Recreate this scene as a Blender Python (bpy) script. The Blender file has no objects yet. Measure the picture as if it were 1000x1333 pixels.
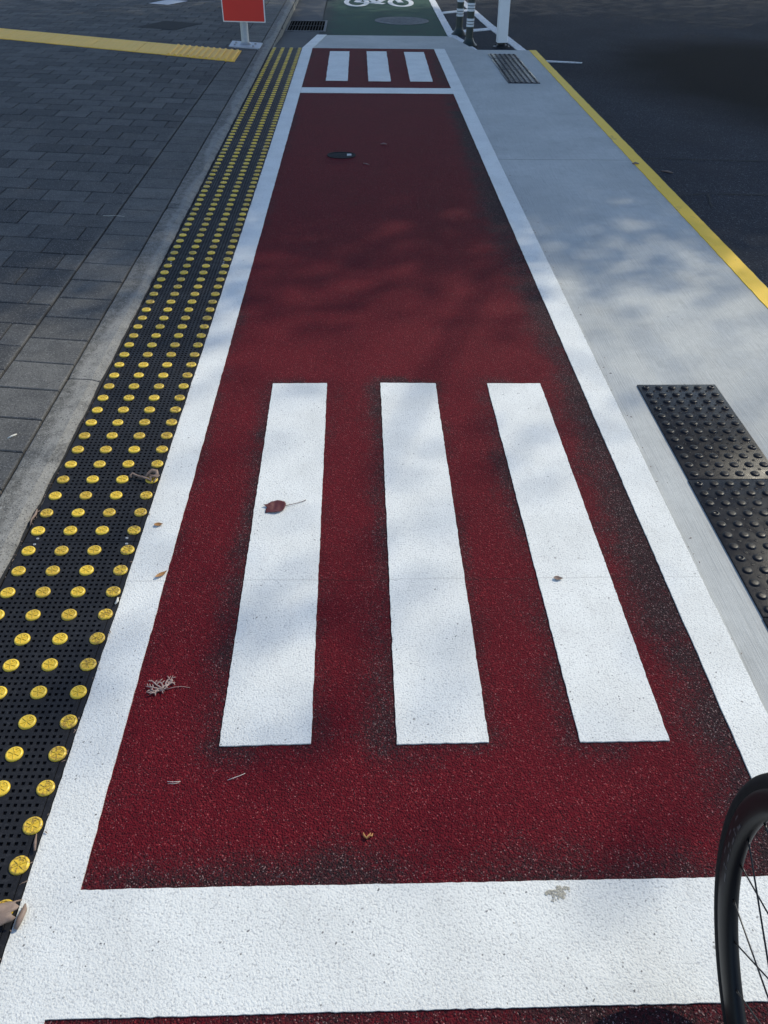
import bpy, bmesh, math, random
import numpy as np
from mathutils import Vector, Matrix, noise
R = random.Random(7)
rad = math.radians
SC = bpy.context.scene
COL = SC.collection

# ------------------------------------------------------------------ helpers
class MB:
    """collects verts and faces; build() links them as ONE mesh object"""
    def __init__(s): s.v = []; s.f = []; s.m = []
    def add(s, vs, fs, mi=0):
        o = len(s.v); s.v += [tuple(v) for v in vs]
        s.f += [tuple(i + o for i in f) for f in fs]; s.m += [mi] * len(fs)
    def box(s, x0, x1, y0, y1, z0, z1, mi=0, bottom=False):
        vs = [(x0,y0,z0),(x1,y0,z0),(x1,y1,z0),(x0,y1,z0),(x0,y0,z1),(x1,y0,z1),(x1,y1,z1),(x0,y1,z1)]
        fs = [(4,5,6,7),(0,1,5,4),(1,2,6,5),(2,3,7,6),(3,0,4,7)]
        if bottom: fs.append((3,2,1,0))
        s.add(vs, fs, mi)
    def prism(s, poly, z0, z1, mi=0):
        """poly: ccw list of (x,y); z1 may be a function of (x,y)"""
        n = len(poly); zt = z1 if callable(z1) else (lambda x, y: z1)
        zb = z0 if callable(z0) else (lambda x, y: z0)
        vs = [(x, y, zt(x, y)) for x, y in poly] + [(x, y, zb(x, y)) for x, y in poly]
        fs = [tuple(range(n))] + [(i, i + n, (i + 1) % n + n, (i + 1) % n) for i in range(n)]
        s.add(vs, fs, mi)
    def lathe(s, prof, n=24, c=(0,0,0), mi=0, capb=False, capt=True, M=None):
        vs = []
        for r, z in prof:
            for k in range(n):
                a = 2 * math.pi * k / n
                p = Vector((c[0] + r * math.cos(a), c[1] + r * math.sin(a), c[2] + z))
                vs.append(M @ p if M else p)
        fs = []
        for j in range(len(prof) - 1):
            for k in range(n):
                k2 = (k + 1) % n
                fs.append((j*n+k, j*n+k2, (j+1)*n+k2, (j+1)*n+k))
        if capt: fs.append(tuple((len(prof)-1)*n + k for k in range(n)))
        if capb: fs.append(tuple(n - 1 - k for k in range(n)))
        s.add(vs, fs, mi)
    def tube(s, pts, rads, n=10, mi=0, closed=False):
        pts = [Vector(p) for p in pts]
        if not hasattr(rads, '__len__'): rads = [rads] * len(pts)
        vs = []; m = len(pts); up = None
        for i, p in enumerate(pts):
            if closed: t = pts[(i+1) % m] - pts[i-1]
            else: t = pts[min(i+1, m-1)] - pts[max(i-1, 0)]
            t.normalize()
            if up is None:
                up = Vector((0,0,1)) if abs(t.z) < .9 else Vector((1,0,0))
            a = t.cross(up).normalized(); b = a.cross(t).normalized(); up = b
            for k in range(n):
                th = 2*math.pi*k/n
                vs.append(p + (a*math.cos(th) + b*math.sin(th)) * rads[i])
        fs = []
        for i in range(m if closed else m-1):
            i2 = (i+1) % m
            for k in range(n):
                k2 = (k+1) % n
                fs.append((i*n+k, i*n+k2, i2*n+k2, i2*n+k))
        if not closed:
            fs.append(tuple(n-1-k for k in range(n))); fs.append(tuple((m-1)*n+k for k in range(n)))
        s.add(vs, fs, mi)
    def mesh(s, name, mats, smooth=False):
        me = bpy.data.meshes.new(name); me.from_pydata(s.v, [], s.f)
        for m in (mats if isinstance(mats, (list, tuple)) else [mats]): me.materials.append(m)
        if any(s.m): me.polygons.foreach_set('material_index', s.m)
        if smooth: me.polygons.foreach_set('use_smooth', [True] * len(s.f))
        me.update()
        bm = bmesh.new(); bm.from_mesh(me); bmesh.ops.recalc_face_normals(bm, faces=bm.faces); bm.to_mesh(me); bm.free()
        return me
    def build(s, name, mats, parent=None, smooth=False):
        return link(name, s.mesh(name, mats, smooth), parent)

def link(name, me, parent=None):
    o = bpy.data.objects.new(name, me); COL.objects.link(o)
    if parent: o.parent = parent
    return o
def tag(o, label=None, cat=None, group=None, kind=None):
    if label: o['label'] = label
    if cat: o['category'] = cat
    if group: o['group'] = group
    if kind: o['kind'] = kind
    return o
def struct(o): o['kind'] = 'structure'; return o
def empty(name, loc, rz=0):
    o = bpy.data.objects.new(name, None); COL.objects.link(o)
    o.location = loc; o.rotation_euler.z = rz; o.empty_display_size = .1
    return o
def autosmooth(o, ang=40):
    me = o.data
    me.polygons.foreach_set('use_smooth', [True]*len(me.polygons))
    try: me.set_sharp_from_angle(angle=rad(ang))
    except Exception: pass

def rough(poly, step=.012, j=.0012, seed=0):
    """outline with slightly ragged edges, as laid with a paint box"""
    out = []; n = len(poly)
    for i in range(n):
        a = Vector(poly[i]); b = Vector(poly[(i+1) % n]); L = (b-a).length
        d = (b-a)/L; nn = Vector((-d.y, d.x)); k = max(1, int(L/step))
        for q in range(k):
            t = L*q/k; p = a + d*t
            if q: p += nn * (noise.noise(Vector((p.x*70, p.y*70, seed))) * j * 1.6 + noise.noise(Vector((p.x*9, p.y*9, seed+5))) * j)
            out.append((p.x, p.y))
    return out

# ------------------------------------------------------------------ materials
def new_mat(name):
    m = bpy.data.materials.new(name); m.use_nodes = True
    nt = m.node_tree; b = nt.nodes['Principled BSDF']
    return m, nt, b
class N:
    """small node helper"""
    def __init__(s, nt): s.nt = nt; s.l = nt.links.new
    def pos(s, scale=(1,1,1), rot=0, obj=False):
        if obj: o = s.nt.nodes.new('ShaderNodeTexCoord').outputs['Object']
        else: o = s.nt.nodes.new('ShaderNodeNewGeometry').outputs['Position']
        if scale == (1,1,1) and not rot: return o
        mp = s.nt.nodes.new('ShaderNodeMapping'); mp.inputs['Scale'].default_value = scale
        mp.inputs['Rotation'].default_value[2] = rot
        s.l(o, mp.inputs['Vector']); return mp.outputs[0]
    def noise(s, vec, scale, detail=3, rough=.55, dist=0):
        n = s.nt.nodes.new('ShaderNodeTexNoise'); n.inputs['Scale'].default_value = scale
        n.inputs['Detail'].default_value = detail; n.inputs['Roughness'].default_value = rough
        n.inputs['Distortion'].default_value = dist
        s.l(vec, n.inputs['Vector']); return n.outputs['Fac']
    def voro(s, vec, scale, feat='F1', out='Distance', rnd=1):
        n = s.nt.nodes.new('ShaderNodeTexVoronoi'); n.feature = feat; n.inputs['Scale'].default_value = scale
        n.inputs['Randomness'].default_value = rnd
        s.l(vec, n.inputs['Vector']); return n.outputs[out]
    def math(s, op, a, b=0.0, c=None, clamp=False):
        n = s.nt.nodes.new('ShaderNodeMath'); n.operation = op; n.use_clamp = clamp
        for i, x in enumerate((a, b) if c is None else (a, b, c)):
            if hasattr(x, 'links') or hasattr(x, 'is_linked'): s.l(x, n.inputs[i])
            else: n.inputs[i].default_value = x
        return n.outputs[0]
    def ramp(s, fac, lo, hi, a=0.0, b=1.0):
        n = s.nt.nodes.new('ShaderNodeMapRange'); n.interpolation_type = 'SMOOTHSTEP'
        s.l(fac, n.inputs['Value']); n.inputs['From Min'].default_value = lo; n.inputs['From Max'].default_value = hi
        n.inputs['To Min'].default_value = a; n.inputs['To Max'].default_value = b
        return n.outputs['Result']
    def mix(s, fac, a, b, mode='MIX'):
        n = s.nt.nodes.new('ShaderNodeMix'); n.data_type = 'RGBA'; n.blend_type = mode
        for i, x in ((0, fac), (6, a), (7, b)):
            if hasattr(x, 'is_linked'): s.l(x, n.inputs[i])
            elif i == 0: n.inputs[i].default_value = x
            else: n.inputs[i].default_value = (*x, 1)
        return n.outputs[2]
    def bump(s, h, strength, dist, prev=None):
        n = s.nt.nodes.new('ShaderNodeBump'); n.inputs['Strength'].default_value = strength
        n.inputs['Distance'].default_value = dist; s.l(h, n.inputs['Height'])
        if prev is not None: s.l(prev, n.inputs['Normal'])
        return n.outputs[0]
    def mixv(s, vec, fac, amt):
        # pushes a position along a noise value so that spots lose their round outline
        cx = s.nt.nodes.new('ShaderNodeCombineXYZ'); v = s.math('MULTIPLY', s.math('SUBTRACT', fac, .5), amt)
        s.l(v, cx.inputs[0]); s.l(v, cx.inputs[1]); a = s.nt.nodes.new('ShaderNodeVectorMath'); a.operation = 'ADD'
        s.l(vec, a.inputs[0]); s.l(cx.outputs[0], a.inputs[1]); return a.outputs[0]
    def rnd(s): return s.nt.nodes.new('ShaderNodeObjectInfo').outputs['Random']
    def attr(s, name, out='Fac'):
        n = s.nt.nodes.new('ShaderNodeAttribute'); n.attribute_name = name; return n.outputs[out]
    def sep(s, vec):
        n = s.nt.nodes.new('ShaderNodeSeparateXYZ'); s.l(vec, n.inputs[0]); return n.outputs
    def white(s, vec):
        n = s.nt.nodes.new('ShaderNodeTexWhiteNoise'); n.noise_dimensions = '3D'; s.l(vec, n.inputs['Vector']); return n.outputs['Value']

def plain(name, col, rough=.6, metal=0, var=.12, scale=40, bump=.0, spec=.5, obj=True):
    m, nt, b = new_mat(name); n = N(nt); p = n.pos(obj=obj)
    f = n.noise(p, scale, 4)
    c = n.mix(f, tuple(x*(1-var) for x in col), tuple(min(1, x*(1+var)) for x in col))
    nt.links.new(c, b.inputs['Base Color'])
    b.inputs['Roughness'].default_value = rough; b.inputs['Metallic'].default_value = metal
    b.inputs['Specular IOR Level'].default_value = spec
    if bump: nt.links.new(n.bump(n.noise(p, scale*4, 3), .6, bump), b.inputs['Normal'])
    return m

JOINT_Y = 1.535     # the slab joint that shows faintly through paint and coating
def joint_mask(n, p):
    x, y, z = n.sep(p)[0:3]
    wob = n.math('MULTIPLY', n.math('SUBTRACT', n.noise(p, 14, 3), .5), .012)
    d = n.math('ABSOLUTE', n.math('SUBTRACT', n.math('ADD', y, wob), JOINT_Y))
    return n.ramp(d, .0, .004, 1, 0)

def white_paint_mat(name, tint=(.73,.735,.70), wear=0.0, grain=1.0):
    m, nt, b = new_mat(name); n = N(nt); p = n.pos()
    big = n.noise(p, 5, 4); fine = n.noise(p, 230, 4)
    c = n.mix(n.ramp(big, .3, .7), tuple(x*.88 for x in tint), tint)
    c = n.mix(n.ramp(n.noise(n.pos((1,.5,1)), 19, 6, .75), .52, .74, 0, .22), c, (.40,.39,.37))
    c = n.mix(n.ramp(fine, .36, .47, .50, 0), c, (.30,.30,.31))
    # trodden-in grit: small dark flecks, unevenly spread
    pd = n.noise(p, 60, 3); pv = n.mixv(p, pd, .012); vd = n.voro(pv, 125); vr = n.voro(pv, 125, out='Color')
    r0 = n.sep(vr)[0]
    size = n.ramp(r0, .74, 1.0, 0, .30)
    fleck = n.math('MULTIPLY', n.ramp(n.math('SUBTRACT', vd, size), -.10, .0, 1, 0), n.ramp(n.noise(p, 11, 2), .30, .62))
    c = n.mix(n.math('MULTIPLY', fleck, .85), c, (.07,.07,.075))
    vd2 = n.voro(p, 26); r2 = n.sep(n.voro(p, 26, out='Color'))[1]
    fl2 = n.ramp(n.math('SUBTRACT', vd2, n.ramp(r2, .84, 1.0, 0, .12)), -.05, .0, 1, 0)
    c = n.mix(n.math('MULTIPLY', fl2, .6), c, (.09,.085,.08))
    c = n.mix(n.math('MULTIPLY', joint_mask(n, p), .28), c, (.25,.24,.23))
    if wear:
        w = n.ramp(n.noise(p, 38, 6, .7), .52, .66)
        c = n.mix(n.math('MULTIPLY', w, wear), c, (.10,.105,.11))
    nt.links.new(c, b.inputs['Base Color'])
    b.inputs['Roughness'].default_value = .62; b.inputs['Specular IOR Level'].default_value = .3
    h = n.math('ADD', n.math('MULTIPLY', n.noise(p, 230, 3, .6), 1.0), n.math('MULTIPLY', n.voro(p, 290, 'SMOOTH_F1'), -.6))
    bb = n.bump(h, .52*grain, .0030)
    bb = n.bump(n.noise(p, 480, 2), .3*grain, .0012, bb)
    nt.links.new(bb, b.inputs['Normal'])
    return m

def red_mat():
    m, nt, b = new_mat('red_coating'); n = N(nt); p = n.pos()
    cellc = n.sep(n.voro(p, 480, out='Color'))
    base = n.mix(n.noise(p, 3.5, 4), (.100,.0048,.0105), (.148,.0066,.0145))
    c = n.mix(cellc[0], n.mix(.55, (.03,.002,.004), base), base)
    # coarser grit of two sizes standing proud of the binder
    g2 = n.sep(n.voro(p, 280, out='Color'))
    c = n.mix(n.ramp(g2[0], .90, .97, 0, .5), c, (.26,.03,.035))
    c = n.mix(n.ramp(cellc[1], .965, .99, 0, .6), c, (.38,.13,.13))
    c = n.mix(n.ramp(cellc[2], .86, .9, 0, .7), c, (.018,.006,.008))
    # black binder / tyre grime where the coat runs thin
    tar = n.attr('tar')
    t = n.ramp(n.math('ADD', tar, n.math('MULTIPLY', n.math('SUBTRACT', n.math('ADD', n.noise(p, 9, 4), n.math('MULTIPLY', n.math('SUBTRACT', g2[1], .5), .5)), .5), .95)), .10, 1.05)
    dark = n.mix(n.ramp(cellc[1], .93, .97, 0, .9), n.mix(cellc[0], (.008,.006,.007), (.045,.022,.025)), (.24,.17,.165))
    c = n.mix(t, c, dark)
    c = n.mix(n.math('MULTIPLY', joint_mask(n, p), .5), c, (.02,.012,.012))
    # pale scuffs
    sc = n.math('MULTIPLY', n.ramp(n.noise(n.pos((1,1,1)), 60, 5, .8, 2.5), .66, .74), n.ramp(n.noise(p, 1.7, 2), .60, .72))
    c = n.mix(n.math('MULTIPLY', sc, .4), c, (.42,.25,.24))
    nt.links.new(c, b.inputs['Base Color'])
    b.inputs['Roughness'].default_value = .8; b.inputs['Specular IOR Level'].default_value = .10
    h = n.math('ADD', n.math('MULTIPLY', n.voro(p, 260), -1.0), n.math('MULTIPLY', n.noise(p, 120, 3), .8))
    nt.links.new(n.bump(h, .8, .004), b.inputs['Normal'])
    return m

def concrete_mat(name, col, broom=True, grime=.25):
    m, nt, b = new_mat(name); n = N(nt); p = n.pos()
    big = n.noise(p, 1.6, 5, .6); mid = n.noise(p, 22, 5, .65)
    c = n.mix(n.ramp(big, .3, .7), tuple(x*.86 for x in col), tuple(x*1.06 for x in col))
    c = n.mix(n.ramp(mid, .35, .75, .0, .30), c, tuple(x*.72 for x in col))
    fine = n.noise(p, 330, 2)
    c = n.mix(n.ramp(fine, .34, .48, .34, 0), c, tuple(x*.5 for x in col))
    vd = n.voro(p, 17); r2 = n.sep(n.voro(p, 17, out='Color'))
    spot = n.ramp(n.math('SUBTRACT', vd, n.ramp(r2[0], .86, 1.0, 0, .10)), -.05, .0, 1, 0)
    c = n.mix(n.math('MULTIPLY', spot, .6), c, (.07,.065,.06))
    h = n.math('MULTIPLY', fine, .5)
    if broom:
        # the broom strokes run along the path and wander slightly
        q = n.pos((260, 5, 1), rad(1.5))
        st = n.noise(q, 1, 3, .6, .25)
        c = n.mix(n.ramp(st, .30, .50, .40, 0), c, tuple(x*.58 for x in col))
        c = n.mix(n.ramp(st, .56, .72, 0, .22), c, tuple(min(.8, x*1.35) for x in col))
        h = n.math('ADD', h, n.math('MULTIPLY', st, 1.2))
    g = n.ramp(n.noise(p, 4.5, 6, .7, .6), .50, .75, 0, grime)
    c = n.mix(g, c, tuple(x*.45 for x in col))
    nt.links.new(c, b.inputs['Base Color']); b.inputs['Roughness'].default_value = .85
    b.inputs['Specular IOR Level'].default_value = .3
    nt.links.new(n.bump(h, .55, .003), b.inputs['Normal'])
    return m

def kerb_mat():
    m, nt, b = new_mat('kerb_concrete'); n = N(nt); p = n.pos(); x, y, z = n.sep(p)[0:3]
    col = (.150,.145,.132)
    mid = n.noise(p, 30, 5, .7); c = n.mix(n.ramp(mid, .3, .7), tuple(v*.62 for v in col), tuple(v*1.25 for v in col))
    # the outer arris is scrubbed paler, with a wandering upper edge
    e = n.math('ADD', x, n.math('MULTIPLY', n.math('SUBTRACT', n.noise(n.pos((1,.9,1)), 1.5, 3), .5), .17))
    w = n.math('MULTIPLY', n.ramp(e, -1.062, -1.035), n.ramp(n.noise(p, 16, 5), .25, .6, .45, 1))
    c = n.mix(n.math('MULTIPLY', w, .62), c, (.30,.29,.265))
    st = n.ramp(n.noise(p, 6, 6, .7, 1), .55, .72, 0, .6); c = n.mix(st, c, (.03,.03,.03))
    sp = n.sep(n.voro(p, 300, out='Color')); c = n.mix(n.ramp(sp[0], .88, .95, 0, .6), c, (.33,.32,.3))
    c = n.mix(n.ramp(sp[1], .84, .92, 0, .6), c, (.03,.03,.03))
    nt.links.new(c, b.inputs['Base Color']); b.inputs['Roughness'].default_value = .9; b.inputs['Specular IOR Level'].default_value = .25
    nt.links.new(n.bump(n.math('ADD', n.noise(p, 240, 3), mid), .5, .004), b.inputs['Normal'])
    return m

def paver_mat():
    m, nt, b = new_mat('paver_concrete'); n = N(nt); p = n.pos()
    base = n.mix(n.attr('tone'), (.040,.0405,.042), (.098,.096,.092))
    x = n.sep(p)[0]
    base = n.mix(n.ramp(x, -1.40, -1.36, 0, .55), base, n.mix(n.attr('tone'), (.120,.116,.107), (.155,.150,.138)))
    c = n.mix(n.ramp(n.noise(p, 9, 6, .7), .35, .75, 0, .55), base, (.030,.031,.034))
    sp = n.sep(n.voro(p, 280, out='Color'))
    c = n.mix(n.ramp(sp[0], .86, .94, 0, .5), c, (.24,.235,.225)); c = n.mix(n.ramp(sp[1], .82, .9, 0, .55), c, (.022,.022,.024))
    blot = n.ramp(n.noise(p, 13, 4, .6, .8), .68, .74, 0, .7); c = n.mix(blot, c, (.024,.024,.026))
    nt.links.new(c, b.inputs['Base Color']); b.inputs['Roughness'].default_value = .88; b.inputs['Specular IOR Level'].default_value = .28
    nt.links.new(n.bump(n.math('ADD', n.noise(p, 300, 2), n.noise(p, 60, 3)), .5, .003), b.inputs['Normal'])
    return m

def asphalt_mat():
    m, nt, b = new_mat('asphalt'); n = N(nt); p = n.pos()
    sp = n.sep(n.voro(p, 150, out='Color'))
    c = n.mix(sp[0], (.024,.027,.034), (.052,.056,.065))
    c = n.mix(n.ramp(sp[1], .93, .97, 0, .7), c, (.15,.155,.165))
    c = n.mix(n.ramp(n.noise(p, 1.1, 5, .6), .35, .7, 0, .45), c, (.022,.025,.031))
    # large soft shadow, as under a parked vehicle, painted into the asphalt colour
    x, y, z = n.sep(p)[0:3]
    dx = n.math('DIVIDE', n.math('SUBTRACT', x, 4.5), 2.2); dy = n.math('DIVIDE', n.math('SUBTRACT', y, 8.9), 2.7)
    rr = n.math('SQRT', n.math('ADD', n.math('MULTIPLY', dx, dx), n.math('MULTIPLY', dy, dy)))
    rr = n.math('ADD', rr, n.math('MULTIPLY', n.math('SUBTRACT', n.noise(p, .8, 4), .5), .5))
    shadow_patch = n.ramp(rr, .55, 1.15, .9, 0)
    c = n.mix(shadow_patch, c, (.004,.0043,.0055))
    nt.links.new(c, b.inputs['Base Color'])
    nt.links.new(n.math('MULTIPLY_ADD', shadow_patch, .05, .92), b.inputs['Roughness']); b.inputs['Specular IOR Level'].default_value = .08
    nt.links.new(n.bump(n.math('ADD', n.voro(p, 150), n.noise(p, 40, 3)), .6, .006), b.inputs['Normal'])
    return m

def green_mat():
    m, nt, b = new_mat('green_coating'); n = N(nt); p = n.pos()
    sp = n.sep(n.voro(p, 220, out='Color'))
    c = n.mix(sp[0], (.009,.038,.026), (.020,.078,.054))
    x, y, z = n.sep(p)[0:3]
    c = n.mix(n.ramp(n.noise(p, 2.4, 5, .65), .45, .75, 0, .5), c, (.017,.026,.026))
    c = n.mix(n.ramp(n.math('ADD', x, n.math('MULTIPLY', n.noise(p, 3, 4), .3)), -.42, -.12, .85, 0), c, (.028,.03,.033))
    nt.links.new(c, b.inputs['Base Color']); b.inputs['Roughness'].default_value = .85; b.inputs['Specular IOR Level'].default_value = .25
    nt.links.new(n.bump(n.voro(p, 220), .5, .004), b.inputs['Normal'])
    return m

def rubber_mat(name, c0, c1, rough, dust=.25):
    m, nt, b = new_mat(name); n = N(nt); p = n.pos()
    c = n.mix(n.noise(p, 14, 5, .65), c0, c1)
    c = n.mix(n.ramp(n.noise(p, 2.6, 4, .6), .5, .72, 0, dust*1.3), c, (.05,.05,.053))
    c = n.mix(n.ramp(n.noise(p, 70, 5, .75), .50, .72, 0, dust), c, (.085,.085,.09))
    c = n.mix(n.ramp(n.noise(p, 700, 2), .62, .72, 0, dust), c, (.13,.13,.135))
    nt.links.new(c, b.inputs['Base Color'])
    nt.links.new(n.ramp(n.noise(p, 30, 4), .3, .7, rough-.06, rough+.08), b.inputs['Roughness']); b.inputs['Specular IOR Level'].default_value = .14
    nt.links.new(n.bump(n.noise(p, 500, 2), .25, .0015), b.inputs['Normal'])
    return m

def stud_mat(name, worn):
    m, nt, b = new_mat(name); n = N(nt); p = n.pos()
    c = n.mix(n.noise(p, 30, 3), (.70,.46,.035), (.80,.56,.05))
    g = n.ramp(n.noise(p, 130, 4, .7), .58 - worn*.16, .72 - worn*.08, 0, .55 + worn*.25)
    c = n.mix(g, c, (.20,.115,.035))
    c = n.mix(n.ramp(n.noise(p, 400, 3), .6, .72, 0, .35), c, (.09,.07,.04))
    c = n.mix(n.ramp(n.rnd(), .35, 1, 0, .42), c, (.33,.20,.03))
    nt.links.new(c, b.inputs['Base Color']); b.inputs['Roughness'].default_value = .33; b.inputs['Specular IOR Level'].default_value = .5
    nt.links.new(n.bump(n.noise(p, 350, 2), .25, .001), b.inputs['Normal'])
    return m

def yellow_paint_mat(name, col=(.74,.45,.028), grime=.3):
    m, nt, b = new_mat(name); n = N(nt); p = n.pos()
    c = n.mix(n.noise(p, 6, 4), tuple(v*.88 for v in col), col)
    c = n.mix(n.ramp(n.noise(p, 34, 6, .75), .57, .72, 0, grime), c, (.16,.12,.05))
    c = n.mix(n.ramp(n.noise(p, 3.0, 5, .6, 1), .63, .7, 0, grime), c, (.12,.10,.06))
    sp = n.sep(n.voro(p, 60, out='Color')); vd = n.voro(p, 60)
    fl = n.ramp(n.math('SUBTRACT', vd, n.ramp(sp[0], .92, 1, 0, .25)), -.1, 0, 1, 0); c = n.mix(n.math('MULTIPLY', fl, .7), c, (.07,.06,.04))
    nt.links.new(c, b.inputs['Base Color']); b.inputs['Roughness'].default_value = .6; b.inputs['Specular IOR Level'].default_value = .35
    nt.links.new(n.bump(n.noise(p, 180, 3), .5, .003), b.inputs['Normal'])
    return m

def leaf_mat(name, c0, c1, transl=0):
    m, nt, b = new_mat(name); n = N(nt); p = n.pos()
    nt.links.new(n.mix(n.noise(p, 60 if not transl else 3, 4, .7), c0, c1), b.inputs['Base Color'])
    b.inputs['Roughness'].default_value = .65
    return m

WHITE = white_paint_mat('white_paint'); WHITE_OLD = white_paint_mat('white_paint_worn', (.70,.71,.72), .55, .6)
RED = red_mat(); CONC = concrete_mat('broomed_concrete', (.46,.467,.445)); CONC_OLD = concrete_mat('old_channel_concrete', (.075,.077,.08), False, .5)
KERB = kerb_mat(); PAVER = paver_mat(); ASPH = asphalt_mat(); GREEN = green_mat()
RUB = rubber_mat('black_rubber_mat', (.010,.0105,.013), (.018,.019,.023), .6, .22); RUBG = rubber_mat('black_rubber_tile', (.005,.006,.0095), (.010,.0115,.017), .30, .12)
STUD = stud_mat('stud_yellow', 0.0); STUDW = stud_mat('stud_yellow_worn', 1.0)
YEL = yellow_paint_mat('yellow_kerb_paint', (.84,.52,.022)); YTILE = yellow_paint_mat('yellow_tile', (.95,.53,.065), .14)
JOINTM = plain('joint_dirt', (.018,.018,.018), .95, var=.4, scale=60)
IRON = plain('cast_iron', (.024,.025,.027), .85, 0, .4, 60, .002, .12); IRONL = plain('worn_iron', (.15,.155,.155), .8, 0, .7, 14, .003, .15)
STEEL = plain('galvanised_steel', (.34,.35,.36), .5, .6, .2, 30); PLATE = plain('pale_plate', (.42,.43,.46), .6, .1, .18, 20, .001)
SIGNR = plain('sign_red', (.66,.03,.02), .5, 0, .05, 8); SIGNW = plain('sign_white', (.78,.78,.78), .45, 0, .04, 8)
BOLG = plain('bollard_green', (.014,.024,.021), .45, 0, .25, 30); BAND = plain('reflective_band', (.62,.64,.66), .4, 0, .1, 60)
POSTW = plain('white_post_paint', (.74,.75,.76), .5, 0, .06, 25, .0005); BLACK = plain('black_plastic', (.012,.012,.014), .5, 0, .3, 40)
PITM = plain('dark_pit', (.004,.004,.004), .95, 0, .3, 20, 0, 0); TYRE = plain('tyre_rubber', (.008,.0085,.010), .75, 0, .35, 90, .0006, .2); CARB = plain('rim_carbon', (.007,.0075,.009), .45, 0, .25, 120, .0, .22)
DECAL = plain('grey_decal', (.05,.052,.056), .5, 0, .2, 80); SPOKE = plain('spoke_steel', (.012,.012,.013), .3, .3, .1, 80); FRAMEP = plain('frame_paint', (.012,.013,.016), .3, 0, .1, 20)
SADDLE = plain('saddle_black', (.012,.012,.012), .6, 0, .1, 30)

# ------------------------------------------------------------------ ground, road and path
# (metres; the path runs along +y, the road surface lies 8 cm below the raised crossing)
ZR = -.08
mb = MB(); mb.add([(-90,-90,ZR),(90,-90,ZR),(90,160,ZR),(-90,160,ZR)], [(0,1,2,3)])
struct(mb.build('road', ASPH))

# raised crossing slab in two pours with an open joint between
mb = MB()
xr = lambda y: 1.915 + .0034*y
for y0, y1 in ((-4, 5.626), (5.633, 9.925)):
    mb.prism([(-.65,y0),(xr(y0),y0),(xr(y1),y1),(-.65,y1)], ZR-.05, -.003)
struct(mb.build('raised_path', CONC))
mb = MB(); mb.add([(-.65,5.62,-.008),(1.93,5.62,-.008),(1.93,5.64,-.008),(-.65,5.64,-.008)], [(0,1,2,3)])
struct(mb.build('path_joint', JOINTM))
# ramp down to the cycle lane
mb = MB()
ramp_z = lambda x, y: -.003 - max(0, (y - 9.927)) * (.073/1.44)
mb.prism([(-.65,9.927),(1.27,9.927),(1.13,11.37),(-.52,11.37)], ZR-.05, ramp_z)
struct(mb.build('path_ramp', CONC))

# red coating: a fine sheet with a stain attribute
nearbars = [((-.323,1.013),(-.121,1.016),(-.137,2.598),(-.341,2.597)),
            ((.070,1.011),(.276,1.013),(.275,2.596),(.066,2.600)),
            ((.481,1.011),(.683,1.011),(.675,2.594),(.472,2.595))]
farbars = [((-.331,8.172),(-.127,8.172),(-.126,9.718),(-.338,9.716)),
           ((.066,8.166),(.276,8.166),(.275,9.735),(.060,9.732)),
           ((.458,8.17),(.668,8.17),(.682,9.715),(.466,9.712))]
xred = lambda y: .834 - .0026*y
def sstep(a, b, x):
    t = min(1, max(0, (x-a)/(b-a))); return t*t*(3-2*t)
def tar(x, y):
    n1 = noise.noise(Vector((x*1.3, y*.55, 3.1))); n2 = noise.noise(Vector((x*4, y*1.6, 8.7))); n3 = noise.noise(Vector((x*11, y*6, 1.7)))
    t = 0
    d = xred(y) - x
    w = .23 + .08*n1
    t = max(t, (1 - sstep(0, w, d)) * (.95 + .2*n2) * (1 if y < 7 else .6))
    d = x + .541
    t = max(t, (1 - sstep(0, .07 + .03*n1, d)) * (.40 + .45*n2))
    for bars, kk in ((nearbars, 1.0), (farbars, .35)):
        for b in bars:
            y0, y1 = b[0][1], b[2][1]; x0 = (b[0][0]+b[3][0])/2; x1 = (b[1][0]+b[2][0])/2
            oy = max(y0-y, 0, y-y1); oxl = max(x0-x, 0); oxr = max(x-x1, 0)
            dl = math.hypot(oxl, oy*1.3); dr = math.hypot(oxr, oy*1.3)
            if x < (x0+x1)/2: t = max(t, (1 - sstep(0, .13 + .06*n1, dl)) * (.62 + .30*n2 + .25*n3) * kk)
            else: t = max(t, (1 - sstep(0, .08 + .04*n2, dr)) * (.42 + .35*n1 + .25*n3) * kk)
    if y < 1.0: t = max(t, (1 - sstep(0, .13 + .05*n1, y - .702)) * (.62 + .3*n2 + .12*x))
    if y > 7: t = max(t, (1 - sstep(0, .10, 7.64 - y)) * .2)
    return max(0, t + .10*n2)
def red_sheet(name, y0, y1, sx=.0185, sy=.02):
    ny = max(2, int((y1-y0)/sy)); nx = int(1.375/sx)
    vs, fs, ta = [], [], []
    for j in range(ny+1):
        y = y0 + (y1-y0)*j/ny
        for i in range(nx+1):
            x = -.548 + (xred(y)+.006+.548)*i/nx
            vs.append((x, y, .0)); ta.append(tar(x, y))
    for j in range(ny):
        for i in range(nx):
            a = j*(nx+1)+i; fs.append((a, a+1, a+nx+2, a+nx+1))
    me = bpy.data.meshes.new(name); me.from_pydata(vs, [], fs); me.materials.append(RED)
    at = me.attributes.new('tar', 'FLOAT', 'POINT'); at.data.foreach_set('value', ta); me.update()
    return struct(link(name, me))
red_sheet('red_path_surface', .69, 7.655)
red_sheet('red_path_surface', 7.855, 9.927)
red_sheet('red_path_surface', -1.4, .497)

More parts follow.
